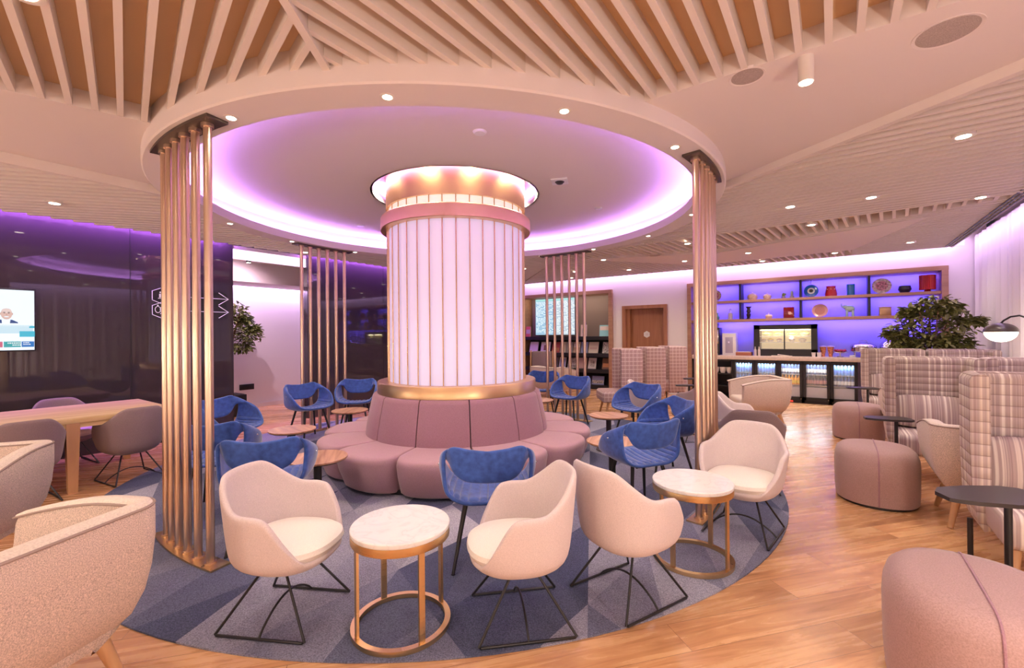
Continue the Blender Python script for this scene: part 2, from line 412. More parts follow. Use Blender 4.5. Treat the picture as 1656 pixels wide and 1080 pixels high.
# gathered sheer curtain
def curtain():
    rows = []
    n = 560; v0, v1 = -3.0, 10.44
    rr = random.Random(3); ph = [rr.uniform(0, 6.28) for _ in range(6)]
    for i in range(n + 1):
        v = v0 + (v1 - v0) * i / n
        d = .022 * sin(v * 47 + ph[0]) + .016 * sin(v * 29 + ph[1] + sin(v * 3)) + .012 * sin(v * 71 + ph[2])
        rows.append([(UR + d * .8, v, 2.95), (UR + d, v + .004 * sin(v * 20), 1.5), (UR + d * 1.15, v, .015)])
    b = MB(); b.grid(rows)
    o = b.build('curtain', M['curtain'])
    return setp(o, 'tall white sheer curtain hanging along the right wall in narrow folds', 'curtain')
curtain()
# rug disc
b = MB(); b.lathe([(0.001, .0), (3.23, .0), (3.23, .008), (.001, .008)], 128); o = b.build('rug', M['carpet'], None, False, loc=(CC[0], CC[1], .001))
setp(o, 'large round blue-grey carpet of angular patches set in the wood floor', 'rug')

# ------------------------------------------------------------------ ceiling
RO = 2.80
def slab_with_hole(z, u0, u1, v0, v1, r):
    angs = sorted([2 * PI * k / 96 for k in range(96)] + [math.atan2(v - CC[1], u - CC[0]) % (2 * PI) for u in (u0, u1) for v in (v0, v1)])
    P = []
    for a in angs:
        c, s = cos(a), sin(a); t = 1e9
        if c > 1e-9: t = min(t, (u1 - CC[0]) / c)
        if c < -1e-9: t = min(t, (u0 - CC[0]) / c)
        if s > 1e-9: t = min(t, (v1 - CC[1]) / s)
        if s < -1e-9: t = min(t, (v0 - CC[1]) / s)
        P.append([(CC[0] + c * r, CC[1] + s * r, z), (CC[0] + c * t, CC[1] + s * t, z)])
    b = MB(); b.grid(P, wrap=True); return b
struct('ceiling_backing', slab_with_hole(2.94, -7.14, 1.66, -3.2, 10.27, RO - .03), M['slat_back'])
def clip_line(p, d, poly):
    """parameter intervals of the line p + t d inside the polygon and outside the ring"""
    ts = []
    n = len(poly)
    for i in range(n):
        a, c = poly[i], poly[(i + 1) % n]
        ex, ey = c[0] - a[0], c[1] - a[1]
        den = d[0] * ey - d[1] * ex
        if abs(den) < 1e-9: continue
        t = ((a[0] - p[0]) * ey - (a[1] - p[1]) * ex) / den
        s = ((a[0] - p[0]) * d[1] - (a[1] - p[1]) * d[0]) / den
        if 0 <= s < 1: ts.append(t)
    ts.sort(); iv = [(ts[i], ts[i + 1]) for i in range(0, len(ts) - 1, 2)]
    ox, oy = p[0] - CC[0], p[1] - CC[1]
    B = ox * d[0] + oy * d[1]; C_ = ox * ox + oy * oy - (RO - .02) ** 2; D_ = B * B - C_
    if D_ > 0:
        q = math.sqrt(D_); c0, c1 = -B - q, -B + q; out = []
        for a, e in iv:
            if e <= c0 or a >= c1: out.append((a, e)); continue
            if a < c0: out.append((a, c0))
            if e > c1: out.append((c1, e))
        iv = out
    return [(a, e) for a, e in iv if e - a > .02]
def slats(name, poly, d, sp, w_, z0, z1=2.94, phase=0.):
    L = math.hypot(*d); d = (d[0] / L, d[1] / L); nrm = (-d[1], d[0])
    ks = [(x * nrm[0] + y * nrm[1]) for x, y in poly]
    b = MB(); k = math.ceil((min(ks) - phase) / sp)
    while k * sp + phase < max(ks):
        c = k * sp + phase; p = (nrm[0] * c, nrm[1] * c)
        for a, e in clip_line(p, d, poly):
            b.bar((p[0] + d[0] * a, p[1] + d[1] * a, (z0 + z1) / 2), (p[0] + d[0] * e, p[1] + d[1] * e, (z0 + z1) / 2), w_, z1 - z0)
        k += 1
    return struct(name, b, M['slat'])
def arc(a0, a1, r=RO - .03, n=40): return [ROT_OUT(a0 + (a1 - a0) * i / n, r) for i in range(n + 1)]
def ang(u, v): return math.atan2(v - CC[1], u - CC[0])
ZS = 2.83
# plain soffit, right wedge
p1 = (-.945, 2.72); p2 = (-.90, 4.693)
b = MB(); b.prism([p1] + [(1.66, 2.70)] + [(1.66, 2.92)] + [p2] + arc(ang(*p2), ang(*p1))[1:-1], ZS, 2.95); struct('ceiling_soffit', b, M['plaster'])
# plain soffit, left wedge
q1 = (-3.66, 1.07); q2 = (-5.12, 1.52)
b = MB(); b.prism([q1] + arc(ang(*q1), ang(*q2))[1:-1] + [q2, (-5.12, -3.2), (-4.815, -3.2)], ZS, 2.95); struct('ceiling_soffit', b, M['plaster'])
# fascias below the soffit's far edges
b = MB(); b.bar((-.92, 4.725, 2.845), (1.66, 2.94, 2.845), .05, .15); struct('trim_3', b, M['slat'])
b = MB(); b.bar((-5.145, 1.6, 2.835), (-5.145, -3.2, 2.835), .05, .17); struct('trim_3', b, M['slat'])
# slat fields
slats('ceiling_slats', [(-3.66, 1.05), (-4.81, -3.2), (1.45, -3.2), (-2.33, 1.56)], (-1.284, .312), .118, .032, ZS, phase=.02)
slats('ceiling_slats', [(-2.31, 1.56), (1.47, -3.2), (1.66, -3.2), (1.66, 2.70), (-.95, 2.72)], (0, 1), .124, .032, ZS, phase=-.005)
b = MB(); b.bar((-2.33, 1.57, 2.875), (1.46, -3.2, 2.875), .04, .13); struct('ceiling_beam', b, M['slat'])
slats('ceiling_slats', [(-1.2, 4.91), (1.66, 2.96), (1.66, 6.68), (-3.7, 6.90)], (1, 0), .118, .032, 2.79)
slats('ceiling_slats', [(-3.7, 6.86), (1.66, 6.70), (1.66, 6.82), (-1.2, 8.08), (-2.2, 8.0), (-3.7, 7.5)], (.09, 1), .118, .032, 2.80)
slats('ceiling_slats', [(-1.2, 8.08), (1.66, 6.82), (1.66, 7.15), (-1.64, 8.47), (-2.2, 8.0)], (1, 0), .118, .032, 2.80)
slats('ceiling_slats', [(1.0, 7.42), (1.66, 7.16), (1.66, 10.27), (.32, 10.27), (.32, 9.6)], (1, 0), .118, .032, 2.80)
slats('ceiling_slats', [(-3.76, 6.9), (-3.7, 7.6), (-3.2, 8.4), (-2.2, 9.75), (.3, 9.6), (.3, 10.27), (-7.0, 10.27)], (.09, 1), .118, .032, 2.80)
slats('ceiling_slats', [(-5.15, -3.2), (-5.15, 2.2), (-4.2, 5), (-3.78, 6.82), (-7.14, 10.25), (-7.14, -3.2)], (.65, .76), .118, .045, 2.76)
b = MB(); b.prism([(-3.7, 7.6), (-1.64, 8.47), (1.0, 7.42), (.32, 9.6), (-2.2, 9.75), (-3.2, 8.4)], 2.80, 2.95); struct('ceiling_soffit', b, M['plaster'])
b = MB(); b.bar((-3.72, 6.80, 2.86), (-7.1, 10.25, 2.86), .05, .13); struct('ceiling_beam', b, M['slat'])
b = MB(); b.bar((-3.6, 6.93, 2.86), (1.66, 6.69, 2.86), .04, .13); struct('ceiling_beam', b, M['slat'])
# cove edges along the walls
b = MB(); b.box((-2.7, 10.285, 2.875), (9.0, .025, .15)); struct('trim_4', b, M['slat'])
b = MB(); b.box((-7.13, 3.6, 2.86), (.025, 13.6, .16)); struct('trim_4', b, M['slat'])
b = MB(); b.box((1.665, 3.6, 2.88), (.03, 13.6, .16)); struct('trim_4', b, M['slat'])
# linear air slots beside the curtain
for k in range(3):
    b = MB(); b.box((1.655 - .045 * k, 5.9, 2.797), (.022, 8.6, .006)); o = b.build('air_slot', M['black'], None, False)
    setp(o, ['long black linear air slot nearest the curtain', 'long black linear air slot, middle of three by the curtain', 'long black linear air slot farthest from the curtain'][k], 'air vent', 'linear air slots beside the curtain')
# ring round the column
b = MB(); b.lathe([(2.56, 2.73), (2.79, 2.73), (2.80, 2.74), (2.80, 3.06), (2.76, 3.06), (2.76, 2.78), (2.605, 2.78), (2.60, 2.825), (2.56, 2.825)], 128, CC, closed=True)
struct('ceiling_ring', b, M['plaster'], True, ang=30)
b = MB(); b.lathe([(2.79, 3.0), (2.79, 3.05), (.93, 3.05), (.93, 3.0)], 128, CC, closed=True); struct('ceiling_dome', b, M['plaster'], True, ang=30)
b = MB(); b.lathe([(.93, 3.0), (.95, 3.0), (.95, 3.19), (.001, 3.19), (.001, 3.17), (.93, 3.17)], 96, CC); struct('ceiling_recess', b, M['wall_white'], True, ang=30)
# LED strip hidden on the ledge of the ring
b = MB(); b.lathe([(2.672, 2.785), (2.68, 2.785), (2.68, 2.814), (2.672, 2.814)], 96, CC, closed=True)
LED_RING = struct('trim_5', b, flat('led_violet', (1, 1, 1), emit=(.54, .27, 1.0), es=112), True)

# ================================================================== COLUMN, BANQUETTE, POLE SCREENS
A_CAM = math.atan2(-CC[1], -CC[0])          # direction from the column to the viewpoint
def make_column():
    t = thing('round_column', 'round column of backlit white panels with gold rods and brass collars', 'column', (CC[0], CC[1], 0))
    N_ = 36; a0 = A_CAM - .01
    b = MB(); b.lathe([(.755, .86), (.755, 2.60)], 144); b.build('lit_panels', M['panel'], t)
    b = MB(); b.lathe([(.755, 2.685), (.755, 2.80)], 144); setp(b.build('upper_lit_panels', M['panel_warm'], t), 'low row of warm lit panels above the collar')
    b = MB(); b.lathe([(.84, 2.555), (.845, 2.56), (.845, 2.685), (.84, 2.69), (.75, 2.69), (.75, 2.555)], 128, closed=True); b.build('upper_collar', M['brass'], t)
    b = MB(); b.lathe([(.755, 2.79), (.785, 2.79), (.785, 3.17), (.755, 3.17)], 128, closed=True); b.build('brass_cap', M['brass'], t)
    b = MB(); b.lathe([(.70, .78), (.885, .78), (.89, .785), (.89, .90), (.885, .906), (.70, .906)], 128, closed=True); b.build('base_band', M['brass'], t)
    for k in range(N_):
        a = a0 + 2 * PI * k / N_; c, s = cos(a) * .772, sin(a) * .772
        b = MB(); b.cyl((c, s, .90), (c, s, 2.56), .0065, n=8); b.cyl((c, s, 2.685), (c, s, 2.80), .006, n=8)
        b.build('rod', M['gold'], t)
    b = MB(); b.cyl((0, 0, .0), (0, 0, 3.17), .70, n=48); b.build('core', M['black_matt'], t)
    return t
make_column()
# small lamps in the recess round the column head
b = MB(); b.lathe([(.915, 3.12), (.925, 3.12), (.925, 3.15), (.915, 3.15)], 72, CC, closed=True); struct('trim_6', b, flat('led_pink', (1, 1, 1), emit=(1.0, .36, .92), es=14), True)
for k in range(10):
    a = A_CAM + rad(-23 + 35.5 * k) if k < 10 else 0
    p = ROT_OUT(a, .86)
    t = thing('recess_downlight', 'small warm downlight hidden in the ceiling gap around the column head', 'downlight', (p[0], p[1], 3.165), 0, 'downlights around the column head')
    b = MB(); b.cyl((0, 0, 0), (0, 0, -.012), .028, n=16); b.build('lens', M['lamp_on'], t)
    ld = bpy.data.lights.new('lamp_bulb', 'SPOT'); ld.energy = 55; ld.color = (1, .80, .48); ld.spot_size = rad(130); ld.spot_blend = .6; ld.shadow_soft_size = .03
    lo = bpy.data.objects.new('lamp_bulb', ld); COL.objects.link(lo); lo.parent = t; lo.location = (0, 0, -.02)

def make_banquette():
    t = thing('round_banquette', 'round mauve fabric banquette of scalloped seats wrapped around the column', 'sofa', (CC[0], CC[1], 0))
    N_ = 12; off = A_CAM + rad(6.5); da = 2 * PI / N_
    for k in range(N_):
        a0 = off + k * da + .006; a1 = off + (k + 1) * da - .006
        def outline(scale_o, n=20, pinch=0.):
            pts = []
            for i in range(n + 1):
                f = i / n; a = a0 + (a1 - a0) * f
                e = 2 * f - 1
                r = 1.335 + .17 * math.sqrt(max(0, 1 - abs(e) ** 2.6)) 
                pts.append((a, r * scale_o))
            return pts
        rings = []
        for z, so, ins in ((.03, .925, 0), (.05, .945, 0), (.20, .985, 0), (.30, 1.0, 0), (.335, .995, .002), (.352, .982, .006), (.358, .955, .014)):
            R_ = []
            aa0, aa1 = a0, a1
            for a, r in outline(so):
                a_ = a0 + (a1 - a0) * ((a - a0) / (a1 - a0)) 
                mid = (a0 + a1) / 2; a_ = mid + (a_ - mid) * (1 - ins * 1.2)
                R_.append((r * cos(a_), r * sin(a_), z))
            for i in range(6):
                f = i / 5; a = a1 + (a0 - a1) * f; mid = (a0 + a1) / 2; a = mid + (a - mid) * (1 - ins * 1.2)
                R_.append((.86 * cos(a), .86 * sin(a), z))
            rings.append(R_)
        b = MB(); b.loft(rings); b.build('seat_segment', M['mauve_seat'], t, ang=50)
        # back panel
        P = []
        n = 8
        rings = []
        for i in range(n + 1):
            a = a0 + (a1 - a0) * i / n
            edge = .012 if i in (0, n) else 0
            sec = [(.86, .33), (1.02 - edge, .33), (1.005 - edge, .45), (.975 - edge, .60), (.945 - edge, .74), (.935 - edge, .768), (.915 - edge, .782), (.86, .782)]
            rings.append([(r * cos(a), r * sin(a), z) for r, z in sec])
        b = MB(); b.loft(rings); b.build('back_panel', M['mauve'], t, ang=50)
    b = MB(); b.lathe([(.6, 0), (1.29, 0), (1.29, .05), (.6, .05)], 64, closed=True); b.build('plinth', M['black'], t)
    return t
make_banquette()

def pole_screen(label, a0, step, n=6):
    am = a0 + step * (n - 1) / 2
    t = thing('pole_screen', label, 'pole screen', (CC[0], CC[1], 0), 0, 'bronze pole screens around the column')
    A0 = a0 - abs(step) * .75 if step > 0 else a0 + step * (n - 1) - abs(step) * .75
    A1 = A0 + abs(step) * (n - 1 + 1.5)
    for nm, z0, z1, w_ in (('base_plate', .008, .020, .06), ('top_plate', 2.712, 2.729, .065)):
        b = MB(); b.lathe([(2.70 - w_, z0), (2.70 + w_, z0), (2.70 + w_, z1), (2.70 - w_, z1)], 24, closed=True, a0=A0, a1=A1); b.build(nm, M['gold'] if z0 < 1 else flat('dark_bronze', (.10, .07, .055), .5, metal=.6), t)
    for k in range(n):
        a = a0 + step * k; x, y = 2.70 * cos(a), 2.70 * sin(a)
        b = MB(); b.cyl((x, y, .018), (x, y, 2.714), .0235, n=20); b.cyl((x, y, .018), (x, y, .03), .034, n=20); b.cyl((x, y, 2.69), (x, y, 2.714), .035, n=20)
        b.build('pole', M['bronze'], t)
    return t
D_ = lambda a: rad(a - (90 - 90) ) 
OFF = rad(35.5)      # measured in the camera's frame, turned into the room's
pole_screen('bronze pole screen at the front left of the round carpet, beside the cream chair', rad(-132) + OFF, rad(2.96))
pole_screen('bronze pole screen at the front right, behind the marble table and cream chair', rad(-41.9) + OFF, rad(2.6))
pole_screen('bronze pole screen at the back left, before the second dark glass wall', rad(137.3) + OFF, rad(2.96))
pole_screen('bronze pole screen at the back right, in front of the magazine rack', rad(48.5) + OFF, rad(2.92))

# ================================================================== CEILING FITTINGS
def make_downlight(name, label, u, v, z, r=.05, e=14., group='recessed downlights', spot=150, lamp=True):
    t = thing(name, label, 'downlight', (u, v, z), 0, group)
    b = MB(); b.lathe([(r * .72, -.001), (r, -.004), (r * 1.25, -.002), (r * 1.25, .02), (r * .72, .02)], 20, closed=True); b.build('trim_ring', M['trim_ring'], t)
    b = MB(); b.cyl((0, 0, -.004), (0, 0, .015), r * .74, n=20); b.build('lens', M['lamp_on'], t)
    if lamp:
        ld = bpy.data.lights.new('lamp_bulb', 'SPOT'); ld.energy = e; ld.color = WARM; ld.spot_size = rad(spot); ld.spot_blend = .8; ld.shadow_soft_size = .05
        lo = bpy.data.objects.new('lamp_bulb', ld); COL.objects.link(lo); lo.parent = t; lo.location = (0, 0, -.012)
    return t
RING_E = 34
ring_px = [(626, 158, 'at the front of the ring soffit, left of its middle'), (913, 180, 'at the front of the ring soffit, right of its middle'),
           (1093, 238, 'in the ring soffit just left of the front right poles'), (1106, 348, 'in the ring soffit just behind the front right poles'),
           (1037, 381, 'in the ring soffit, second behind the front right poles'), (953, 402, 'in the ring soffit just right of the back right poles'),
           (869, 412, 'in the ring soffit just left of the back right poles'), (575, 408, 'in the ring soffit just right of the back left poles'),
           (472, 391, 'in the ring soffit just left of the back left poles'), (373, 362, 'in the ring soffit, right of the front left poles, lower one'),
           (377, 193, 'in the ring soffit, right of the front left poles, upper one'), (294, 318, 'in the ring soffit seen between the front left poles')]
ring_ang = [-55.7, -33.6, -11.9, 32.5, 56.0, 79.5, 100.5, 169.4, -168.5, -146.1, -78.1, -123.4]
for (x_, y_, where), a in zip(ring_px, ring_ang):
    p = ROT_OUT(rad(a), 2.66)
    make_downlight('ring_downlight', 'small bright downlight ' + where, p[0], p[1], 2.73, .034, RING_E, 'downlights in the ring soffit', 140)
for a in (10.5, 124, 146.5, -100.8):
    p = ROT_OUT(rad(a), 2.66)
    make_downlight('ring_downlight', 'small downlight of the ring soffit hidden by poles or column', p[0], p[1], 2.73, .034, RING_E, 'downlights in the ring soffit', 140)
SLAT_E = 52
for u, v, z, where in [(-6.28, .978, 2.75, 'in the slats before the dark glass wall, left of the front left poles'),
        (.786, 4.48, 2.79, 'in the right slats, nearest one beyond the white soffit'), (.356, 5.934, 2.79, 'in the right slats, right one of the pair below the white soffit'),
        (-.351, 5.82, 2.79, 'in the right slats, left one of the pair below the white soffit'), (1.289, 6.641, 2.79, 'in the right slats, closest to the air slots by the curtain'),
        (-.19, 6.968, 2.79, 'in the broad crosswise slats, above the blue glass eye plate'), (-1.155, 8.726, 2.79, 'in front of the bar shelves, just right of the front right poles'),
        (-1.064, 9.888, 2.79, 'close to the bar wall, right of the front right poles'), (.074, 9.696, 2.79, 'close to the bar wall, above the middle of the shelves'),
        (1.027, 9.301, 2.79, 'close to the bar wall, near its right end'), (-2.686, .332, 2.82, 'large, in the slats at the top left corner of the view'),
        (-1.791, 7.219, 2.79, 'in the back slats, left of the front right poles'), (-2.273, 8.923, 2.79, 'in the back slats near the wall above the wooden door'),
        (-3.448, 7.805, 2.79, 'in the back soffit above the right end of the magazine rack'), (-4.6, 8.88, 2.79, 'seen between the back right poles, upper one'),
        (-5.181, 9.801, 2.79, 'seen between the back right poles, lower one'), (-3.55, 9.366, 2.79, 'in the back slats above the rack, right of the poles'),
        (-5.085, 7.562, 2.75, 'just right of the column, behind the ring'), (-6.834, 3.895, 2.75, 'seen by the leftmost of the back left poles')]:
    make_downlight('downlight', 'recessed downlight ' + where, u, v, z, .055, SLAT_E)
# unseen downlights added behind the viewpoint to light the room
for u, v in [(-5.9, -1.2), (-6.3, -2.6), (-3.4, -1.0), (-3.6, -2.6), (-1.4, -.9), (-.9, -2.4), (.7, .2), (.9, -1.6), (.5, 1.6)]:
    make_downlight('downlight', 'added unseen downlight behind the viewpoint', u, v, 2.82, .055, SLAT_E)
def ceiling_speaker(label, u, v, z, r):
    t = thing('ceiling_speaker', label, 'speaker', (u, v, z), 0, 'ceiling speakers')
    b = MB(); b.lathe([(r, .0), (r * 1.13, -.003), (r * 1.16, .012), (r, .012)], 48, closed=True); b.build('rim', M['plaster'], t)
    b = MB(); b.cyl((0, 0, -.001), (0, 0, .012), r * 1.0, n=48); b.build('grille', M['grille'], t)
ceiling_speaker('large round ceiling speaker in the white soffit at the upper right', .467, 2.954, ZS, .115)
ceiling_speaker('smaller round ceiling speaker in the soffit, left of the white spotlight', -.367, 2.797, ZS, .08)
ceiling_speaker('round ceiling speaker in the back soffit above the door', -2.55, 8.0, 2.80, .10)
t = thing('surface_spotlight', 'white cylinder spotlight mounted on the soffit at upper right', 'spotlight', (-.093, 2.785, ZS))
b = MB(); b.cyl((0, 0, 0), (0, 0, -.13), .036, n=24); b.build('housing', M['trim_ring'], t)
b = MB(); b.cyl((0, 0, -.128), (0, 0, -.134), .03, n=24); b.build('lens', M['lamp_on'], t)
ld = bpy.data.lights.new('lamp_bulb', 'SPOT'); ld.energy = 35; ld.color = WARM; ld.spot_size = rad(110); ld.spot_blend = .7; ld.shadow_soft_size = .04
lo = bpy.data.objects.new('lamp_bulb', ld); COL.objects.link(lo); lo.parent = t; lo.location = (0, 0, -.15)
t = thing('alcove_spotlight', 'black cylinder spotlight hanging in the alcove on the left', 'spotlight', (-7.8, 3.474, 2.73))
b = MB(); b.cyl((0, 0, 0), (0, 0, -.10), .035, n=24); b.build('housing', M['black'], t)
b = MB(); b.cyl((0, 0, -.098), (0, 0, -.104), .028, n=24); b.build('lens', M['lamp_on'], t)
ld = bpy.data.lights.new('lamp_bulb', 'SPOT'); ld.energy = 90; ld.color = (1, .70, .88); ld.spot_size = rad(130); ld.spot_blend = .8; ld.shadow_soft_size = .03
lo = bpy.data.objects.new('lamp_bulb', ld); COL.objects.link(lo); lo.parent = t; lo.location = (0, 0, -.12); lo.rotation_euler = (0, rad(42), 0)
area_lamp('alcove_light', (-9.32, 3.9, 2.50), 3.2, .06, 72, (.72, .50, 1.0), (-.25, 0, -1))
for lab, u, v, z, r in [('small round smoke detector on the pink dome above the column', -2.232, 2.717, 3.0, .055), ('square smoke detector on the dome right of the column', -2.279, 4.073, 3.0, .07),
                        ('faint round cover on the dome at the right', -2.378, 5.246, 3.0, .05), ('faint round cover on the dome at the left, behind the column', -5.496, 3.972, 3.0, .06)]:
    t = thing('smoke_detector', lab, 'smoke detector', (u, v, z), .4)
    b = MB()
    if 'square' in lab: b.box((0, 0, -.008), (.17, .17, .016), bev=.004)
    else: b.lathe([(.001, -.018), (r * .8, -.016), (r, -.004), (r, .0)], 24)
    b.build('base', M['white_plastic'], t)
    if 'square' in lab:
        b = MB(); b.lathe([(.001, -.04), (.03, -.036), (.05, -.016)], 20); b.build('sensor', M['black'], t)

# ================================================================== CHAIRS
def cr(keys, x):
    """Catmull-Rom through (x, tuple) keys"""
    n = len(keys)
    for i in range(n - 1):
        if x <= keys[i + 1][0] or i == n - 2:
            x0, x1 = keys[i][0], keys[i + 1][0]; t = (x - x0) / (x1 - x0)
            p1, p2 = keys[i][1], keys[i + 1][1]
            p0 = keys[i - 1][1] if i > 0 else p1; p3 = keys[i + 2][1] if i + 2 < n else p2
            return tuple(.5 * (2 * b_ + (c_ - a_) * t + (2 * a_ - 5 * b_ + 4 * c_ - d_) * t * t + (-a_ + 3 * b_ - 3 * c_ + d_) * t ** 3) for a_, b_, c_, d_ in zip(p0, p1, p2, p3))
REAR = [(0, (0, -.205, .405)), (30, (.165, -.205, .41)), (60, (.268, -.195, .465)), (90, (.29, -.175, .58)), (115, (.288, -.18, .685)), (137, (.238, -.21, .745)), (157, (.125, -.24, .735)), (180, (0, -.25, .725))]
MIDL = [(0, (0, .02, .395)), (30, (.165, .02, .405)), (60, (.285, .02, .455)), (90, (.325, -.03, .565)), (105, (.325, -.06, .62)), (116, (.305, -.13, .69)), (128, (.252, -.195, .705)), (141, (.222, -.21, .675)), (157, (.13, -.222, .645)), (180, (0, -.235, .632))]
FRNT = [(0, (0, .265, .435)), (30, (.145, .26, .437)), (60, (.265, .22, .465)), (90, (.318, .12, .565)), (105, (.322, .04, .625)), (116, (.302, -.06, .655)), (127, (.255, -.165, .645)), (141, (.215, -.185, .575)), (156, (.14, -.19, .532)), (180, (0, -.195, .524))]
def band(psi, s):
    a = abs(psi); sg = 1 if psi >= 0 else -1
    r, m_, f = (Vector(cr(k, a)) for k in (REAR, MIDL, FRNT))
    # quadratic through rear (0), mid (.5), front (1)
    p = r * (2 * (s - .5) * (s - 1)) + m_ * (4 * s * (1 - s)) + f * (2 * s * (s - .5))
    p.x *= sg * .87; p.y *= .95
    return p
def band_n(psi, s):
    e = 1.0; d1 = band(min(psi + e, 179.9), s) - band(psi - e, s); d2 = band(psi, min(s + .02, 1)) - band(psi, max(s - .02, 0))
    n = d1.cross(d2); n.normalize()
    c = Vector((0, 0, .60)); 
    if n.dot(c - band(psi, s)) < 0: n = -n
    return n
def make_blue(label, group):
    t = thing('blue_armchair', label, 'armchair', group=group)
    P = [[band(-180 + 360 * i / 72, j / 9) for j in range(10)] for i in range(72)]
    b = MB(); b.grid(P, wrap=True); b.build('shell', M['blue'], t, solid=.026, sub=1)
    Q = []
    for i in range(145):
        psi = -72 + i
        row = []
        for j in range(13):
            s = .05 + .88 * j / 12
            off = .014 + .012 * (abs(sin(PI * psi / 12.0)) ** .5) - (.012 if j in (0, 12) or i in (0, 144) else 0)
            row.append(band(psi, s) + band_n(psi, s) * off)
        Q.append(row)
    b = MB(); b.grid(Q); b.build('ribbed_seat', M['blue'], t)
    for sx in (-1, 1):
        for sy in (-1, 1):
            b = MB(); b.cyl((sx * .13, sy * .11 + .01, .395), (sx * .205, sy * .20 + .01, .004), .015, .010, n=12); b.cyl((sx * .205, sy * .20 + .01, 0), (sx * .205, sy * .20 + .01, .008), .012, n=12)
            b.build('leg', M['black'], t)
    for sx in (-1, 1):
        b = MB(); b.sph((sx * .30, -.03, .60), .007, 10, 6); setp(b.build('button', M['chrome'], t), 'small silver button')
    return t
SEATED = {}
def face(a): return TH - rad(a)
blue0 = None
BL = 'blue armchairs around the round banquette'
for i, (u, v, a, lab) in enumerate([
        (-1.756, 2.187, -3, 'front of the banquette, seen from behind between two cream chairs'),
        (-1.24, 3.45, -20, 'seen from behind at right, beyond the right marble table'),
        (-3.13, 1.52, -14, 'seen from behind at left, behind a cream chair'),
        (-4.04, 1.56, -10, 'half hidden behind the front left poles'),
        (-5.2, 2.12, 105, 'side on at left, just right of the front left poles'),
        (-5.82, 3.36, 124, 'at back left facing right, before the alcove'),
        (-5.75, 4.06, 172, 'at back left facing us, before the dark glass'),
        (-3.28, 6.13, -140, 'at back right facing left, before the back right poles'),
        (-4.13, 6.72, -170, 'partly hidden behind the column, at right of it'),
        (-2.05, 5.62, -125, 'at right facing left, beyond the wood tables'),
        (-1.35, 4.50, -98, 'half hidden behind the front right poles')]):
    L_ = 'blue velvet armchair ' + lab
    if blue0 is None: blue0 = make_blue(L_, BL); o = blue0; o.location = (u, v, .009); o.rotation_euler = (0, 0, face(a))
    else: copy_tree(blue0, (u, v, .009), face(a), L_)

def make_shell_chair(name, label, cloth, seat_cloth, group):
    t = thing(name, label, 'chair', group=group)
    def sst(x): x = max(0, min(1, x)); return x * x * (3 - 2 * x)
    def rim(ph):
        a = abs(ph)
        if a < 95: return .736 - .012 * (a / 45) ** 2 * (a < 45) - (.012 if a >= 45 else 0) - .135 * sst((a - 24) / 50)
        if a < 160: return .585 - .235 * sst((a - 97) / 43)
        return .350
    def rho(ph):      # plan half extents
        c, s = cos(rad(ph)), sin(rad(ph)); e = 2.5
        rx, ry = .238, .245
        return 1 / ((abs(s) / rx) ** e + (abs(c) / ry) ** e) ** (1 / e)
    def pt(ph, t_):
        h = rim(ph); R_ = rho(ph)
        prof = [(0, .0, .283), (.2, .40, .285), (.36, .64, .297), (.5, .82, .325), (.56, .89, .35)]
        lean = 1.0 + .07 * sst(1 - abs(ph) / 75) + .05 * sst(1 - abs(abs(ph) - 90) / 50)
        if t_ <= .56:
            for (t0, r0, z0), (t1, r1, z1) in zip(prof, prof[1:]):
                if t_ <= t1 + 1e-9:
                    f = (t_ - t0) / (t1 - t0); r, z = r0 + (r1 - r0) * f, z0 + (z1 - z0) * f; break
            z = min(z, h)
        else:
            f = (t_ - .56) / .44; z = .35 + (h - .35) * f
            r = .89 + (lean - .89) * (f ** .85) * min(1, max(0, (h - .35) / .12))
        return Vector((sin(rad(ph)) * R_ * r, -cos(rad(ph)) * R_ * r + .015, z))
    ts = [.0, .2, .36, .5, .56, .64, .72, .80, .88, .94, 1.0]
    P = [[pt(-180 + 5 * i, t_) for t_ in ts] for i in range(72)]
    b = MB(); b.grid(P, wrap=True); bmesh.ops.remove_doubles(b.b, verts=b.b.verts, dist=1e-4)
    b.build('shell', cloth, t, solid=.032, offset=1, sub=1)
    rings = []
    for z, k in ((.32, .80), (.345, .90), (.372, .945), (.394, .925), (.404, .84), (.411, .55), (.413, .2)):
        rings.append([(sin(rad(5 * i)) * rho(5 * i) * k, -cos(rad(5 * i)) * rho(5 * i) * k * (1.0 if abs(((5 * i) % 360) - 180) > 60 else 1.05) + .02, z - (.006 if k > .9 else 0)) for i in range(72)])
    b = MB(); b.loft(rings); b.build('seat_cushion', seat_cloth, t)
    for sx in (-1, 1):
        b = MB()
        b.tube([(sx * .09, .05, .278), (sx * .205, .225, .008), (sx * .208, .215, .008), (sx * .208, -.215, .008), (sx * .205, -.225, .008), (sx * .09, -.05, .278)], .0065, 8)
        b.build('wire_runner', M['black'], t)
    b = MB(); b.tube([(-.208 + .416 * i / 16, 0, .008 + .10 * sin(PI * i / 16) ** .8) for i in range(17)], .0055, 8); b.build('arched_brace', M['black'], t)
    return t
CG = 'shell chairs on wire bases'
cream0 = make_shell_chair('shell_chair', 'cream shell chair at front left facing right to a round marble table', M['cream'], M['cream_seat'], CG)
cream0.location = (-2.24, 1.17, .009); cream0.rotation_euler = (0, 0, face(98))
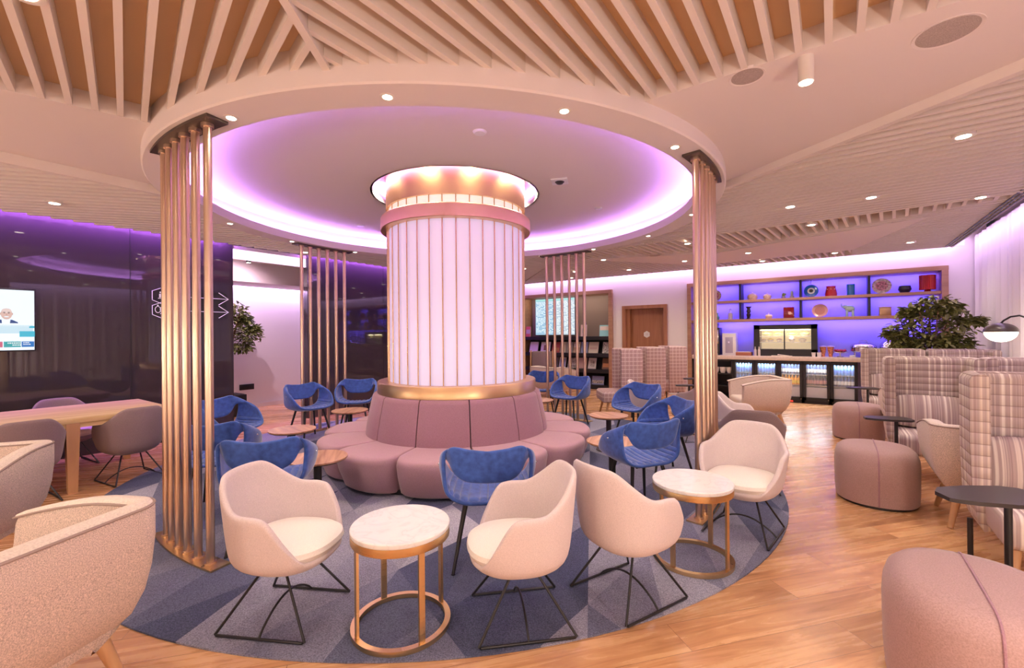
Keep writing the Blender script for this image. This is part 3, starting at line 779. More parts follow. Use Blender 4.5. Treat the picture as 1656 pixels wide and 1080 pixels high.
for u, v, a, lab in [(-1.26, 1.82, -99, 'cream shell chair in the front middle facing left to the marble table'),
                     (-.90, 2.31, 58, 'cream shell chair seen from behind, right of the front middle'),
                     (-.51, 3.50, -137, 'cream shell chair at right on the carpet edge, behind the right marble table'),
                     (-.80, 5.5, 120, 'cream shell chair partly hidden by the front right poles and a taupe chair'),
                     (-2.15, 6.35, 112, 'cream shell chair far back by the checked booth, facing right')]:
    copy_tree(cream0, (u, v, .009 if v < 4 else 0), face(a), lab)
taupe0 = make_shell_chair('shell_chair', 'taupe shell chair at right behind the cream chair on the carpet edge', M['taupe'], M['cream_seat'], CG)
taupe0.location = (-.60, 4.60, 0); taupe0.rotation_euler = (0, 0, face(25))
for u, v, a, lab in [(-1.5, 6.2, -100, 'taupe shell chair far back, just left of the front right poles'),
                     (-5.62, .66, -58, 'taupe shell chair at the long table, near side, leftmost'),
                     (-5.72, 1.42, -62, 'taupe shell chair at the end of the long table, near side'),
                     (-6.88, 1.15, 118, 'taupe shell chair on the glass side of the long table, right one'),
                     (-6.88, .30, 118, 'taupe shell chair on the glass side of the long table, left one')]:
    copy_tree(taupe0, (u, v, 0), face(a), lab)

# upholstered tub armchairs on oak legs
def make_tub(name, label, group):
    t = thing(name, label, 'armchair', group=group)
    W, Dp, R_ = .375, .34, .11
    path = []      # left front -> back -> right front : (x, y, nx, ny, f)
    def add(x, y, nx, ny): path.append((x, y, nx, ny))
    for i in range(9): add(-W, Dp - (2 * Dp - R_) * i / 8, -1, 0)
    for i in range(1, 9):
        a = PI + PI / 2 * i / 8; add(-W + R_ + R_ * cos(a), -Dp + R_ + R_ * sin(a), cos(a), sin(a))
    for i in range(1, 10): add(-W + R_ + (2 * W - 2 * R_) * i / 10, -Dp, 0, -1)
    for i in range(0, 9):
        a = 1.5 * PI + PI / 2 * i / 8; add(W - R_ + R_ * cos(a), -Dp + R_ + R_ * sin(a), cos(a), sin(a))
    for i in range(1, 9): add(W, -Dp + R_ + (2 * Dp - R_) * i / 8, 1, 0)
    def top(y): return .735 - .085 * max(0, min(1, (y + .12) / .46)) ** 1.5
    rings = []; rim_o = []; rim_i = []; rimr = []
    for x, y, nx, ny in path:
        h = top(y)
        fr = max(0, (y - .05) / .29)      # arms are drawn in towards their front
        sec = [(.215, .20), (.25, .13), (.30, .075), (.38, .035), (.48, .012), (.60, .0), (h - .02, .0), (h - .004, .008), (h - .004, .085), (h - .03, .095), (.40, .115), (.215, .22)]
        rings.append([(x - nx * ins, y - ny * ins - (.02 * fr), z) for z, ins in sec])
        rim_o.append((x - nx * .003, y - ny * .003, h - .008)); rim_i.append((x - nx * .09, y - ny * .09, h - .008))
        rimr.append([(x - nx * ins, y - ny * ins, z) for z, ins in ((h - .012, .004), (h + .003, .014), (h + .008, .045), (h + .003, .08), (h - .012, .09))])
    b = MB(); b.loft(rings); b.build('tub_shell', M['tweed'], t, ang=60)
    b = MB(); b.loft(rimr); b.build('top_rim', M['tweed_rim'], t, ang=60)
    b = MB(); b.tube(rim_o, .0055, 6); b.build('piping', M['piping'], t)
    b = MB(); b.tube(rim_i, .005, 6); b.build('piping', M['piping'], t)
    b = MB(); b.box((0, .035, .26), (.50, .52, .10), bev=.03); b.build('seat_base', M['tweed'], t)
    b = MB(); b.box((0, .05, .375), (.535, .58, .14), bev=.045, seg=4); b.build('seat_cushion', M['tweed_rim'], t)
    for sx in (-1, 1):
        for sy in (-1, 1):
            b = MB(); b.cyl((sx * .215, sy * .19, .24), (sx * .27, sy * .255, 0), .027, .016, n=16); b.build('leg', M['oak_leg'], t)
    return t
TG = 'tweed tub armchairs on oak legs'
tub0 = make_tub('tub_armchair', 'beige tweed tub armchair in the near left corner, seen from behind', TG)
tub0.location = (-2.40, .20, 0); tub0.rotation_euler = (0, 0, rad(115.5))
for u, v, rz, lab in [(-4.12, .18, -124.5, 'beige tweed tub armchair at the left edge, beyond the nearest one'),
                      (-.88, 7.58, 115.5, 'beige tweed tub armchair standing before the bar fridges'),
                      (.95, 4.64, 0, 'beige tweed tub armchair behind the nearest plaid booth'),
                      (.86, 6.98, 0, 'beige tweed tub armchair between the middle and far plaid booths'),
                      (-4.75, 8.1, -10, 'beige tweed tub armchair before the magazine rack, behind the back right poles')]:
    copy_tree(tub0, (u, v, 0), rad(rz), lab)

# ================================================================== TABLES
def make_marble(label, u, v):
    t = thing('marble_side_table', label, 'side table', (u, v, .009), .5, 'round marble side tables')
    b = MB(); b.lathe([(.001, .462), (.232, .462), (.235, .466), (.235, .482), (.231, .486), (.001, .486)], 72); b.build('marble_top', M['marble'], t)
    b = MB(); b.lathe([(.20, .425), (.233, .425), (.234, .428), (.234, .462), (.20, .462)], 72, closed=True); b.build('brass_rim', M['gold'], t)
    for k in range(4):
        a = PI / 4 + k * PI / 2
        b = MB(); b.box((.216 * cos(a), .216 * sin(a), .222), (.012, .028, .42), Matrix.Rotation(a, 4, 'Z')); b.build('leg', M['gold'], t)
    b = MB(); b.lathe([(.208, 0), (.235, 0), (.235, .022), (.208, .022)], 72, closed=True); b.build('base_ring', M['gold'], t)
    return t
make_marble('round white marble table on a brass frame between the front cream chairs', -1.705, 1.447)
make_marble('round white marble table on a brass frame at right on the carpet', -.704, 2.89)
def make_bistro(label, u, v, rz):
    t = thing('round_wood_table', label, 'side table', (u, v, .009), rz, 'low round wood tables by the banquette')
    b = MB(); b.lathe([(.001, .398), (.21, .398), (.228, .408), (.230, .420), (.001, .420)], 64); b.build('table_top', M['walnut'], t)
    b = MB(); b.lathe([(.001, .392), (.20, .392), (.215, .3975), (.001, .3975)], 48); b.build('underside', M['black'], t)
    b = MB(); b.cyl((0, 0, .01), (0, 0, .395), .031, n=20); b.build('pedestal', M['black'], t)
    b = MB(); b.lathe([(.001, 0), (.15, 0), (.15, .008), (.14, .013), (.001, .013)], 48); b.build('base_disc', M['black_top'], t)
for lab, u, v, rz in [('low round striped wood table in front of the banquette at left, beside a blue chair', -3.38, 2.02, .9),
                      ('low round striped wood table at left, behind the nearer one', -4.63, 2.485, 1.4),
                      ('low round wood table at back left, before the two blue chairs', -5.17, 3.55, .6),
                      ('low round wood table right of the banquette, nearer one, its foot in view', -1.63, 3.84, .3),
                      ('low round wood table right of the banquette, farther one', -2.18, 5.04, 1.0),
                      ('low round wood table peeping out behind the banquette at right', -3.57, 5.66, .2)]:
    make_bistro(lab, u, v, rz)
# long oak table by the glass wall
t = thing('long_oak_table', 'long light oak table standing along the dark glass wall', 'table', (-6.16, 0, 0))
b = MB(); b.box((0, .05, .655), (1.16, 3.4, .045), bev=.004); b.build('table_top', M['oak'], t)
b = MB(); b.box((.55, .05, .612), (.03, 3.36, .045)); b.build('apron', M['oak'], t); b = MB(); b.box((-.55, .05, .612), (.03, 3.36, .045)); b.build('apron', M['oak'], t)
for x, y in ((.53, .98), (-.53, 1.62), (.53, -1.5), (-.53, -1.5)):
    b = MB(); b.loft([[(x + sx * w_, y + sy * w_, z) for sx, sy in ((-1, -1), (1, -1), (1, 1), (-1, 1))] for z, w_ in ((0, .032), (.634, .048))]); b.build('leg', M['oak_leg'], t, False)

# ================================================================== BOOTHS, OTTOMANS, SWIVEL TABLETS
def make_booth(name, label, cloth, cushion=True, group='high-backed booths'):
    t = thing(name, label, 'high-back armchair', group=group)
    W, yb, yf, R_, th = .36, -.35, .03, .11, .085
    path = []
    for i in range(7): path.append((-W, yf - (yf - yb - R_) * i / 6, -1, 0))
    for i in range(1, 8):
        a = PI + PI / 2 * i / 8; path.append((-W + R_ + R_ * cos(a), yb + R_ + R_ * sin(a), cos(a), sin(a)))
    for i in range(0, 11): path.append((-W + R_ + (2 * W - 2 * R_) * i / 10, yb, 0, -1))
    for i in range(1, 9):
        a = 1.5 * PI + PI / 2 * i / 8; path.append((W - R_ + R_ * cos(a), yb + R_ + R_ * sin(a), cos(a), sin(a)))
    for i in range(1, 7): path.append((W, yb + R_ + (yf - yb - R_) * i / 6, 1, 0))
    rings = []
    for x, y, nx, ny in path:
        rings.append([(x - nx * ins, y - ny * ins, z) for z, ins in ((.22, .055), (.27, .03), (.42, .008), (.7, 0), (1.11, 0), (1.135, .012), (1.143, .035), (1.143, .06), (1.13, .08), (1.1, th), (.5, th), (.24, th + .02))])
    b = MB(); b.loft(rings); b.build('quilted_shell', cloth, t, ang=50)
    b = MB(); b.box((0, .02, .335), (.60, .64, .19), bev=.05, seg=4); b.build('seat', M['stripe'] if cloth is M['plaid'] else M['check'], t)
    if cushion:
        rings = []
        for i in range(13):
            f = -1 + 2 * i / 12; k = max(.001, (1 - abs(f) ** 3.2)) ** .5
            rings.append([(f * .285, cos(a) * .075 * k, sin(a) * .165 * (.72 + .28 * k)) for a in [2 * PI * q / 20 for q in range(20)]])
        b = MB(); b.loft(rings); o = b.build('back_cushion', M['stripe'], t); o.location = (0, -.16, .60); o.rotation_euler = (rad(14), 0, 0)
    for sx in (-1, 1):
        b = MB(); b.cyl((sx * .22, .22, .26), (sx * .25, .28, 0), .024, .015, n=14); b.build('front_leg', M['oak_leg'], t)
        b = MB(); b.cyl((sx * .335, -.14, .24), (sx * .335, -.14, 0), .014, n=12); b.build('rear_leg', M['black'], t)
    return t
BG = 'plaid high-backed booths along the curtain'
booth0 = make_booth('plaid_booth', 'nearest striped plaid high-back booth at the right edge', M['plaid'], group=BG)
booth0.location = (1.03, 3.76, 0); booth0.rotation_euler = (0, 0, PI)
for u, v, lab in [(.80, 5.85, 'striped plaid high-back booth in the middle right, cushion in view'), (1.53, 5.95, 'striped plaid high-back booth right of the middle one, against the curtain'),
                  (.74, 8.62, 'striped plaid high-back booth farthest back, before the fridges'), (1.49, 8.62, 'striped plaid high-back booth farthest back, beside the curtain')]:
    copy_tree(booth0, (u, v, 0), PI, lab)
chk0 = make_booth('checked_booth', 'checked high-back booth nearest the magazine rack, facing left', M['check'], False, 'checked booths in front of the door')
chk0.location = (-3.02, 7.42, 0); chk0.rotation_euler = (0, 0, rad(125.5))
for u, v, rz, lab in [(-2.95, 8.48, 125.5, 'checked high-back booth in the middle, before the wooden door'), (-2.78, 9.32, 125.5, 'checked high-back booth farthest right, before the wooden door')]:
    copy_tree(chk0, (u, v, 0), rad(rz), lab)
def make_ottoman(label, u, v, rz):
    t = thing('seamed_ottoman', label, 'ottoman', (u, v, 0), rz, 'rounded mauve ottomans on the wood floor')
    for sg in (-1, 1):
        rings = []
        for z, k, gap in ((.02, .965, .002), (.10, .985, .002), (.30, .995, .002), (.36, .98, .002), (.405, .935, .003), (.432, .84, .004), (.443, .68, .005), (.446, .3, .006)):
            R_ = []
            for i in range(25):
                a = -PI / 2 + PI * i / 24
                x = .285 * (abs(cos(a)) ** .86) * k; y = .345 * (abs(sin(a)) ** .86) * (1 if sin(a) >= 0 else -1) * (k if k > .9 else k)
                R_.append((sg * max(x, gap), y, z))
            for i in range(1, 12): 
                y = R_[24][1] + (R_[0][1] - R_[24][1]) * i / 12
                R_.append((sg * gap, y, z))
            rings.append(R_)
        b = MB(); b.loft(rings); b.build('padded_half', M['ottoman'], t, ang=70)
    b = MB(); b.tube([(0, s_ * .345 * k, z) for s_, z, k in [(-1, .02, .965), (-1, .10, .985), (-1, .20, .995), (-1, .30, .995), (-1, .36, .98), (-1, .385, .96), (-1, .405, .935), (-1, .42, .89), (-1, .432, .84), (-1, .439, .77), (-1, .443, .68), (-1, .446, .3), (1, .446, .3), (1, .443, .68), (1, .439, .77), (1, .432, .84), (1, .42, .89), (1, .405, .935), (1, .385, .96), (1, .36, .98), (1, .30, .995), (1, .20, .995), (1, .10, .985), (1, .02, .965)]], .005, 6); b.build('seam_piping', M['mauve'], t)
    b = MB(); b.prism([(.27 * cos(2 * PI * k / 40), .33 * sin(2 * PI * k / 40)) for k in range(40)], 0, .03); b.build('plinth', M['black'], t)
make_ottoman('large rounded mauve ottoman in the near right corner', .45, 2.43, 0)
make_ottoman('rounded mauve ottoman in the middle right, beside the tub armchair', .30, 4.85, 0)
make_ottoman('rounded mauve ottoman farthest back, before the far booth', .29, 7.5, 0)
def make_tablet(label, u, v, rz, z=.63, k=1.):
    t = thing('swivel_tablet', label, 'side table', (u, v, 0), rz, 'black swivel tablet tables')
    poly = [(-.24, -.05), (-.23, .04), (-.17, .10), (-.02, .13), (.14, .13), (.20, .10), (.22, .03), (.21, -.09), (.16, -.13), (-.02, -.13), (-.16, -.10), (-.22, -.07)]
    b = MB(); b.prism([(x * k, y * k) for x, y in poly], z - .018, z); b.build('tablet_top', M['black_top'], t)
    b = MB(); b.cyl((.06, 0, .01), (.06, 0, z - .018), .0145, n=16); b.build('post', M['black'], t)
    b = MB(); b.lathe([(.001, 0), (.14, 0), (.14, .01), (.001, .012)], 32, (.06, 0)); b.build('foot', M['black'], t)
make_tablet('black swivel tablet beside the nearest booth at the right edge', .62, 3.02, .55)
make_tablet('black swivel tablet beside the middle right booth', .43, 5.40, .3, .60, .8)
make_tablet('black swivel tablet beside the far right booth', .36, 7.95, .3, .62, .8)
make_tablet('black swivel tablet at the left edge between two tub armchairs', -3.02, .12, 2.6, .55, .9)
make_tablet('black tablet table far back, left of the front right poles, taller one', -1.85, 7.75, .6, .66, .7)
make_tablet('black tablet table far back, left of the front right poles, lower one', -1.78, 6.95, .6, .63, .6)
# wooden framed chair before the rack
t = thing('wood_framed_chair', 'brown backed chair with a wooden frame before the magazine rack', 'chair', (-5.35, 8.75, 0), rad(20))
b = MB(); b.box((0, -.22, .72), (.46, .06, .62), bev=.03, seg=3); b.build('backrest', M['taupe'], t)
b = MB(); b.box((0, .02, .42), (.50, .48, .10), bev=.03, seg=3); b.build('seat', M['taupe'], t)
for sx in (-1, 1):
    b = MB(); b.tube([(sx * .27, -.27, 0), (sx * .26, -.25, .5), (sx * .25, -.23, 1.05)], .018, 8); b.build('back_leg', M['oak_leg'], t)
    b = MB(); b.tube([(sx * .27, .22, 0), (sx * .27, .20, .42)], .018, 8); b.build('front_leg', M['oak_leg'], t)

# ================================================================== BAR WALL
def ordinal(i): return ['first', 'second', 'third', 'fourth', 'fifth', 'sixth', 'seventh', 'eighth', 'ninth'][i]
NB = 10.92                                   # back of the niche
t = thing('bar_shelving', 'wide wood-framed wall shelving over the bar, lit blue from behind', 'shelving', (0, 0, 0))
b = MB(); b.box((-.49, NB + .03, 1.26), (4.3, .04, 2.52)); b.build('back_panel', M['blue_wall'], t, False)
for nm, c, d in [('top_board', (-.49, 10.69, 2.475), (4.26, .48, .075)), ('side_board', (-2.575, 10.69, 1.2185), (.085, .48, 2.437)), ('side_board', (1.595, 10.69, 1.2185), (.085, .48, 2.437)),
                 ('shelf', (-.49, 10.71, 2.067), (4.09, .42, .05)), ('shelf', (-.49, 10.71, 1.662), (4.09, .42, .055))]:
    b = MB(); b.box(c, d, bev=.003, seg=1); b.build(nm, M['frame_wood'], t, False)
for u in (-1.56, -.48, .59):
    for z0, z1 in ((2.092, 2.437), (1.69, 2.042)):
        b = MB(); b.box((u, 10.73, (z0 + z1) / 2), (.035, .38, z1 - z0)); setp(b.build('divider', M['black_matt'], t, False), 'dark upright divider')
for z, zt in ((2.43, 'a'), (2.035, 'b'), (1.63, 'c')):
    area_lamp('shelf_light', (-.49, 10.76, z), 4.0, .05, 44 if zt != 'c' else 60, BLUE, (0, .55, -1))
t = thing('bar_counter', 'pale stone bar counter running the length of the niche', 'counter', (0, 0, 0))
b = MB(); b.box((-.49, 10.71, .877), (4.09, .46, .085), bev=.006); b.build('worktop', M['counter'], t)
t = thing('open_cabinet', 'open black cabinet under the bar counter holding white cups', 'cabinet', (-2.12, 10.7, 0))
for c, d in [((0, .19, .415), (.82, .03, .83)), ((-.4, 0, .415), (.03, .40, .83)), ((.4, 0, .415), (.03, .40, .83)), ((0, 0, .015), (.82, .40, .03)), ((0, 0, .815), (.82, .40, .03))]:
    b = MB(); b.box(c, d); b.build('panel', M['black_matt'], t, False)
for z in (.26, .52):
    b = MB(); b.box((0, -.02, z), (.77, .36, .02)); b.build('shelf', M['black_matt'], t, False)
def make_cup():
    b = MB(); b.lathe([(.001, .002), (.03, .0), (.045, .03), (.05, .085), (.046, .085), (.04, .03), (.001, .01)], 20); return b.build('cup', flat('china', (.82, .76, .70), .3))
c0 = make_cup()
for i, (u, k) in enumerate(((-2.06, 1.6), (-1.92, 1.6), (-1.79, 1.6))):
    o = c0 if i == 0 else c0.copy()
    if i: COL.objects.link(o)
    o.location = (u, 10.62, .531); o.scale = (1.3, 1.3, 1.5)
    setp(o, ['white cup in the open bar cabinet, left of three', 'white cup in the open bar cabinet, middle of three', 'white cup in the open bar cabinet, right of three'][i], 'cup', 'cups in the bar cabinet')
# glass-door fridges with bottles
M['fridge_in'] = flat('fridge_inside', (.75, .82, .84), .5)
M['fridge_led'] = flat('fridge_light', (1, 1, 1), emit=(.80, .95, 1), es=14)
M['pane'] = mat('glass_pane', (1, 1, 1), .02, alpha=.12)
def bottle_mesh(name, cm, r, h, label_m, k=.45):
    b = MB(); b.lathe([(.001, 0), (r, .004), (r, h * .58), (r * .38, h * .80), (r * .36, h), (.001, h)], 14); o = b.build(name, cm)
    b = MB(); b.lathe([(r * 1.02, h * .16), (r * 1.02, h * k)], 14); b.build('paper_label', label_m, o)
    b = MB(); b.cyl((0, 0, h * .96), (0, 0, h * 1.02), r * .42, n=10); b.build('cap', M['white_plastic'], o)
    return o
lab_w = flat('label_white', (.75, .72, .70)); 
protos = {'water': bottle_mesh('bottle', flat('water_blue', (.10, .20, .42), .15), .034, .23, flat('label_blue', (.08, .16, .5))),
          'juice': bottle_mesh('bottle', flat('juice_orange', (.85, .36, .03), .2), .036, .20, flat('label_yellow', (.85, .6, .05))),
          'cola': bottle_mesh('bottle', flat('cola_dark', (.035, .02, .03), .12), .033, .23, flat('label_red', (.5, .2, .18))),
          'can': bottle_mesh('bottle', flat('dark_blue_glass', (.03, .05, .14), .12), .034, .235, lab_w)}
for o in protos.values(): setp(o, 'bottle', 'bottle')
used = set()
def put_bottle(kind, u, v, z, label):
    p = protos[kind]
    if kind not in used: used.add(kind); o = p; o.location = (u, v, z)
    else: o = copy_tree(p, (u, v, z))
    setp(o, label, 'bottle', 'bottles in the bar fridges')
fr = [(-1.70, -1.29, 'leftmost'), (-1.29, -.87, 'second'), (-.87, -.45, 'middle'), (-.45, -.01, 'fourth'), (-.01, .41, 'rightmost')]
stock = [('water', 'water'), ('water', 'water'), ('can', 'juice'), ('can', 'cola'), ('water', 'can')]
colw = {'water': 'blue', 'juice': 'orange', 'cola': 'dark brown', 'can': 'dark blue'}
for k, (u0, u1, wh) in enumerate(fr):
    t = thing('bar_fridge', ('black glass-door drinks fridge under the bar, ' + (wh if wh in ('leftmost', 'rightmost') else wh + ' from the left' if wh != 'middle' else 'middle one of five')), 'fridge', ((u0 + u1) / 2, 10.71, 0), 0, 'drinks fridges under the bar')
    W = u1 - u0 - .006
    b = MB()
    for c, d in [((-W / 2 + .012, 0, .415), (.024, .40, .83)), ((W / 2 - .012, 0, .415), (.024, .40, .83)), ((0, .19, .415), (W, .02, .83)), ((0, 0, .03), (W, .40, .06)), ((0, 0, .815), (W, .40, .03))]: b.box(c, d)
    b.build('body', M['black_matt'], t, False)
    b = MB()
    b.box((0, .175, .44), (W - .05, .008, .74)); b.build('inner_back', M['fridge_in'], t, False)
    b = MB(); b.box((0, -.12, .787), (W - .08, .03, .012)); b.build('light_strip', M['fridge_led'], t, False)
    for z in (.345, .56):
        b = MB(); b.box((0, .03, z), (W - .06, .28, .012)); b.build('shelf', M['chrome'], t, False)
    b = MB()
    for c, d in [((-W / 2 + .025, -.212, .425), (.05, .022, .72)), ((W / 2 - .025, -.212, .425), (.05, .022, .72)), ((0, -.212, .095), (W, .022, .06)), ((0, -.212, .79), (W, .022, .045))]: b.box(c, d)
    d_ = b.build('door', M['black_matt'], t, False)
    b = MB(); b.box((0, -.208, .445), (W - .1, .004, .66)); b.build('pane', M['pane'], d_, False)
    b = MB(); b.cyl((W / 2 - .03, -.225, .09), (W / 2 - .03, -.232, .09), .008, n=10); b.build('lock', M['chrome'], d_)
    b = MB(); b.box((0, -.13, .215), (W - .07, .004, .20)); b.build('drawer_front', flat('frosted', (.52, .48, .56), .4), t, False)
    ld = bpy.data.lights.new('lamp_bulb', 'AREA'); ld.shape = 'RECTANGLE'; ld.size = W - .08; ld.size_y = .03; ld.energy = 5; ld.color = (.8, .95, 1)
    lo = bpy.data.objects.new('lamp_bulb', ld); COL.objects.link(lo); lo.parent = t; lo.location = (0, -.13, .775); lo.rotation_euler = (rad(-25), 0, 0)
    if k == 2:
        b = MB(); b.box((0, -.225, .035), (.08, .005, .025)); b.build('display', flat('red_led', (.2, 0, 0), emit=(1, .05, .03), es=2), t, False)
    fw = ['leftmost fridge', 'second fridge', 'middle fridge', 'fourth fridge', 'rightmost fridge'][k]
    for row, z in ((0, .568), (1, .353)):
        kd = stock[k][row]; n = 6
        for i in range(n):
            u = (u0 + u1) / 2 + (i - (n - 1) / 2) * .056
            put_bottle(kd, u, 10.62, z, '%s bottle, %s from left on %s shelf of the %s' % (colw[kd], ordinal(i), ('upper', 'lower')[row], fw))
# things on the counter
ZC = .920
def lathe_thing(name, label, cat, u, v, z, prof, m, group=None, n=24):
    b = MB(); b.lathe(prof, n); o = b.build(name, m); o.location = (u, v, z); return setp(o, label, cat, group)
t = thing('coffee_machine', 'black and chrome coffee machine at the left end of the bar', 'coffee machine', (-2.14, 10.68, ZC))
b = MB(); b.box((0, .02, .30), (.34, .30, .60), bev=.015); b.build('body', M['black'], t); b = MB(); b.box((.02, -.135, .40), (.26, .02, .30), bev=.005); b.build('front_panel', M['chrome'], t)
b = MB(); b.cyl((.02, 0, .60), (.02, 0, .70), .11, .12, n=24); b.build('bean_hopper', flat('smoke', (.25, .2, .3), .1), t); b = MB(); b.box((0, -.17, .02), (.30, .10, .04)); b.build('drip_tray', M['chrome'], t)
t = thing('milk_dispenser', 'white tall drinks dispenser beside the coffee machine', 'dispenser', (-1.78, 10.68, ZC))
b = MB(); b.box((0, 0, .24), (.27, .28, .48), bev=.012); b.build('body', M['white_plastic'], t); b = MB(); b.box((0, -.142, .22), (.15, .006, .34), bev=.002); b.build('recess', flat('grey_recess', (.42, .38, .48), .4), t)
b = MB(); b.cyl((0, -.15, .28), (0, -.17, .28), .02, n=12); b.build('spout', M['chrome'], t)
t = thing('wooden_tray', 'shallow wooden tray with folded napkins on the bar', 'tray', (-1.50, 10.62, ZC))
b = MB(); b.box((0, 0, .035), (.30, .20, .07), bev=.006); b.build('tray_box', flat('red_wood', (.38, .13, .07), .5), t); b = MB(); b.box((0, 0, .076), (.25, .16, .012)); b.build('napkins', lab_w, t)
for i, u in enumerate((-1.285, -1.215)):
    o = lathe_thing('sauce_bottle', 'clear glass oil bottle before the display case, ' + ('left' if i == 0 else 'right') + ' of two', 'bottle', u, 10.56, ZC, [(.001, 0), (.026, .0), (.026, .12), (.01, .15), (.01, .19), (.001, .19)], flat('oil_glass', (.62, .52, .45), .1), 'oil bottles on the bar', 14)
    b = MB(); b.cyl((0, 0, .19), (0, 0, .21), .008, n=8); b.build('stopper', M['black'], o)
t = thing('display_case', 'black chilled display case with two lit glass doors on the bar', 'display case', (-.76, 10.73, ZC))
b = MB()
for c, d in [((0, .165, .32), (1.10, .03, .64)), ((-.495, 0, .32), (.11, .34, .64)), ((.50, 0, .32), (.10, .34, .64)), ((0, 0, .595), (1.10, .34, .09)), ((0, 0, .07), (1.10, .34, .14))]: b.box(c, d)
b.build('cabinet', M['black'], t, False)
b = MB(); b.box((0, -.165, .345), (.022, .02, .42)); b.build('door_stile', M['black'], t, False)
b = MB(); b.box((0, .145, .34), (.90, .01, .42)); b.build('inner_back', flat('case_inside', (.85, .75, .55), .5, emit=(1, .80, .42), es=.5), t, False)
for z in (.28, .40):
    b = MB(); b.box((0, 0, z), (.90, .26, .012)); b.build('shelf', M['white_plastic'], t, False)
b = MB(); b.box((0, -.12, .535), (.86, .03, .012)); b.build('light_strip', flat('case_led', (1, 1, 1), emit=(1, .85, .55), es=10), t, False)
b = MB(); b.box((0, -.168, .345), (.90, .004, .42)); b.build('pane', M['pane'], t, False)
ld = bpy.data.lights.new('lamp_bulb', 'AREA'); ld.shape = 'RECTANGLE'; ld.size = .86; ld.size_y = .03; ld.energy = 9; ld.color = (1, .82, .5)
lo = bpy.data.objects.new('lamp_bulb', ld); COL.objects.link(lo); lo.parent = t; lo.location = (0, -.12, .525); lo.rotation_euler = (rad(-20), 0, 0)
cs = [flat('lime_food', (.62, .66, .08)), flat('lemon_food', (.85, .62, .04)), flat('bowl_white', (.85, .82, .75), .3), flat('pink_food', (.7, .35, .3))]
for i, (u, z, r, mi, wh) in enumerate([(-.32, .407, .10, 0, 'upper left'), (-.12, .407, .10, 1, 'upper, left of the middle stile'), (.13, .407, .10, 1, 'upper, right of the middle stile'), (.34, .407, .09, 0, 'upper right'),
                                  (-.26, .287, .07, 1, 'lower left'), (-.10, .287, .06, 3, 'lower, left of the middle stile'), (.12, .287, .06, 3, 'lower, right of the middle stile'), (.30, .287, .075, 2, 'lower right'), (-.38, .287, .05, 3, 'lower far left')]):
    o = lathe_thing('food_bowl', 'small bowl of food in the display case, ' + wh, 'bowl', -.76 + u, 10.70, ZC + z, [(.001, .0), (r * .5, .0), (r, .05), (r * .95, .05), (.001, .045)], cs[2], 'bowls in the display case', 20)
    b = MB(); b.sph((0, 0, .045), r * .9, 14, 8, (1, 1, .45)); b.build('food', cs[mi], o)
b = MB(); b.box((0, 0, .006), (.36, .16, .012), bev=.004); b.box((.03, 0, .02), (.2, .1, .012), Matrix.Rotation(.12, 4, 'Y'), bev=.004); o = b.build('folded_cloth', flat('napkin', (.68, .58, .48))); o.location = (-.81, 10.57, ZC); setp(o, 'folded pale cloth on the counter before the display case', 'cloth')
for i, u in enumerate((-.272, -.185)):
    lathe_thing('white_mug', 'small white mug on the bar right of the display case, ' + ('left' if i == 0 else 'right') + ' one', 'mug', u, 10.58, ZC, [(.001, 0), (.034, 0), (.042, .085), (.038, .085), (.03, .01), (.001, .01)], flat('china', (.82, .76, .70)), 'white mugs on the bar')
for i, u in enumerate((-.12, .0)):
    o = lathe_thing('candy_jar', 'flared glass jar of orange sweets on the bar, ' + ('left' if i == 0 else 'right') + ' one', 'jar', u, 10.64, ZC, [(.001, .0), (.036, .0), (.03, .02), (.058, .19), (.001, .19)], flat('sweets', (.62, .22, .12), .3, noise=(40, .6)), 'sweet jars on the bar', 18)
    b = MB(); b.lathe([(.001, .215), (.066, .205), (.066, .192), (.001, .192)], 18); b.build('lid', flat('lid_lilac', (.62, .5, .72), .3), o)
t = thing('fruit_stand', 'low footed stand with red fruit on the bar', 'stand', (.15, 10.64, ZC))
b = MB(); b.lathe([(.001, .075), (.12, .085), (.125, .098), (.001, .09)], 28); b.cyl((0, 0, 0), (0, 0, .08), .012, n=10); b.lathe([(.001, 0), (.06, 0), (.05, .012), (.001, .014)], 20); b.build('dish', M['chrome'], t)
b = MB(); rr = random.Random(5)
for _ in range(16): b.sph((rr.uniform(-.08, .08), rr.uniform(-.06, .06), .115 + rr.uniform(0, .015)), .025, 8, 6)
setp(b.build('red_fruit', flat('fruit_red', (.45, .03, .04), .35), t), 'red fruit')
def chafing(label, u, round_):
    t = thing('chafing_dish', label, 'chafing dish', (u, 10.68, ZC), 0, 'chrome chafing dishes on the bar')
    rx = .20
    b = MB(); b.lathe([(rx * .9, .10), (rx, .12), (rx, .19), (rx * .97, .195)], 32); b.build('pan', M['chrome'], t)
    h = .15 if round_ else .08
    b = MB(); b.lathe([(rx * 1.02, .195)] + [(rx * cos(a), .20 + h * sin(a)) for a in [PI / 2 * i / 10 for i in range(11)]], 32); b.build('lid', M['chrome'], t)
    b = MB(); b.tube([(-.06, -.02, .20 + h * .95), (-.055, -.02, .235 + h), (.055, -.02, .235 + h), (.06, -.02, .20 + h * .95)], .008, 8); b.build('handle', M['chrome'], t)
    for k in range(4):
        a = PI / 4 + k * PI / 2; b = MB(); b.cyl((rx * .9 * cos(a), rx * .7 * sin(a), 0), (rx * .9 * cos(a), rx * .7 * sin(a), .13), .009, n=10); b.build('leg', M['chrome'], t)
chafing('low chrome chafing dish on the bar, left of the domed one', .50, False)
chafing('domed chrome chafing dish on the bar behind the far booth', .93, True)
b = MB(); b.box((.335, 10.56, ZC + .02), (.09, .06, .04), bev=.004); setp(b.build('paper_stack', lab_w), 'small white stack of papers on the bar', 'paper')
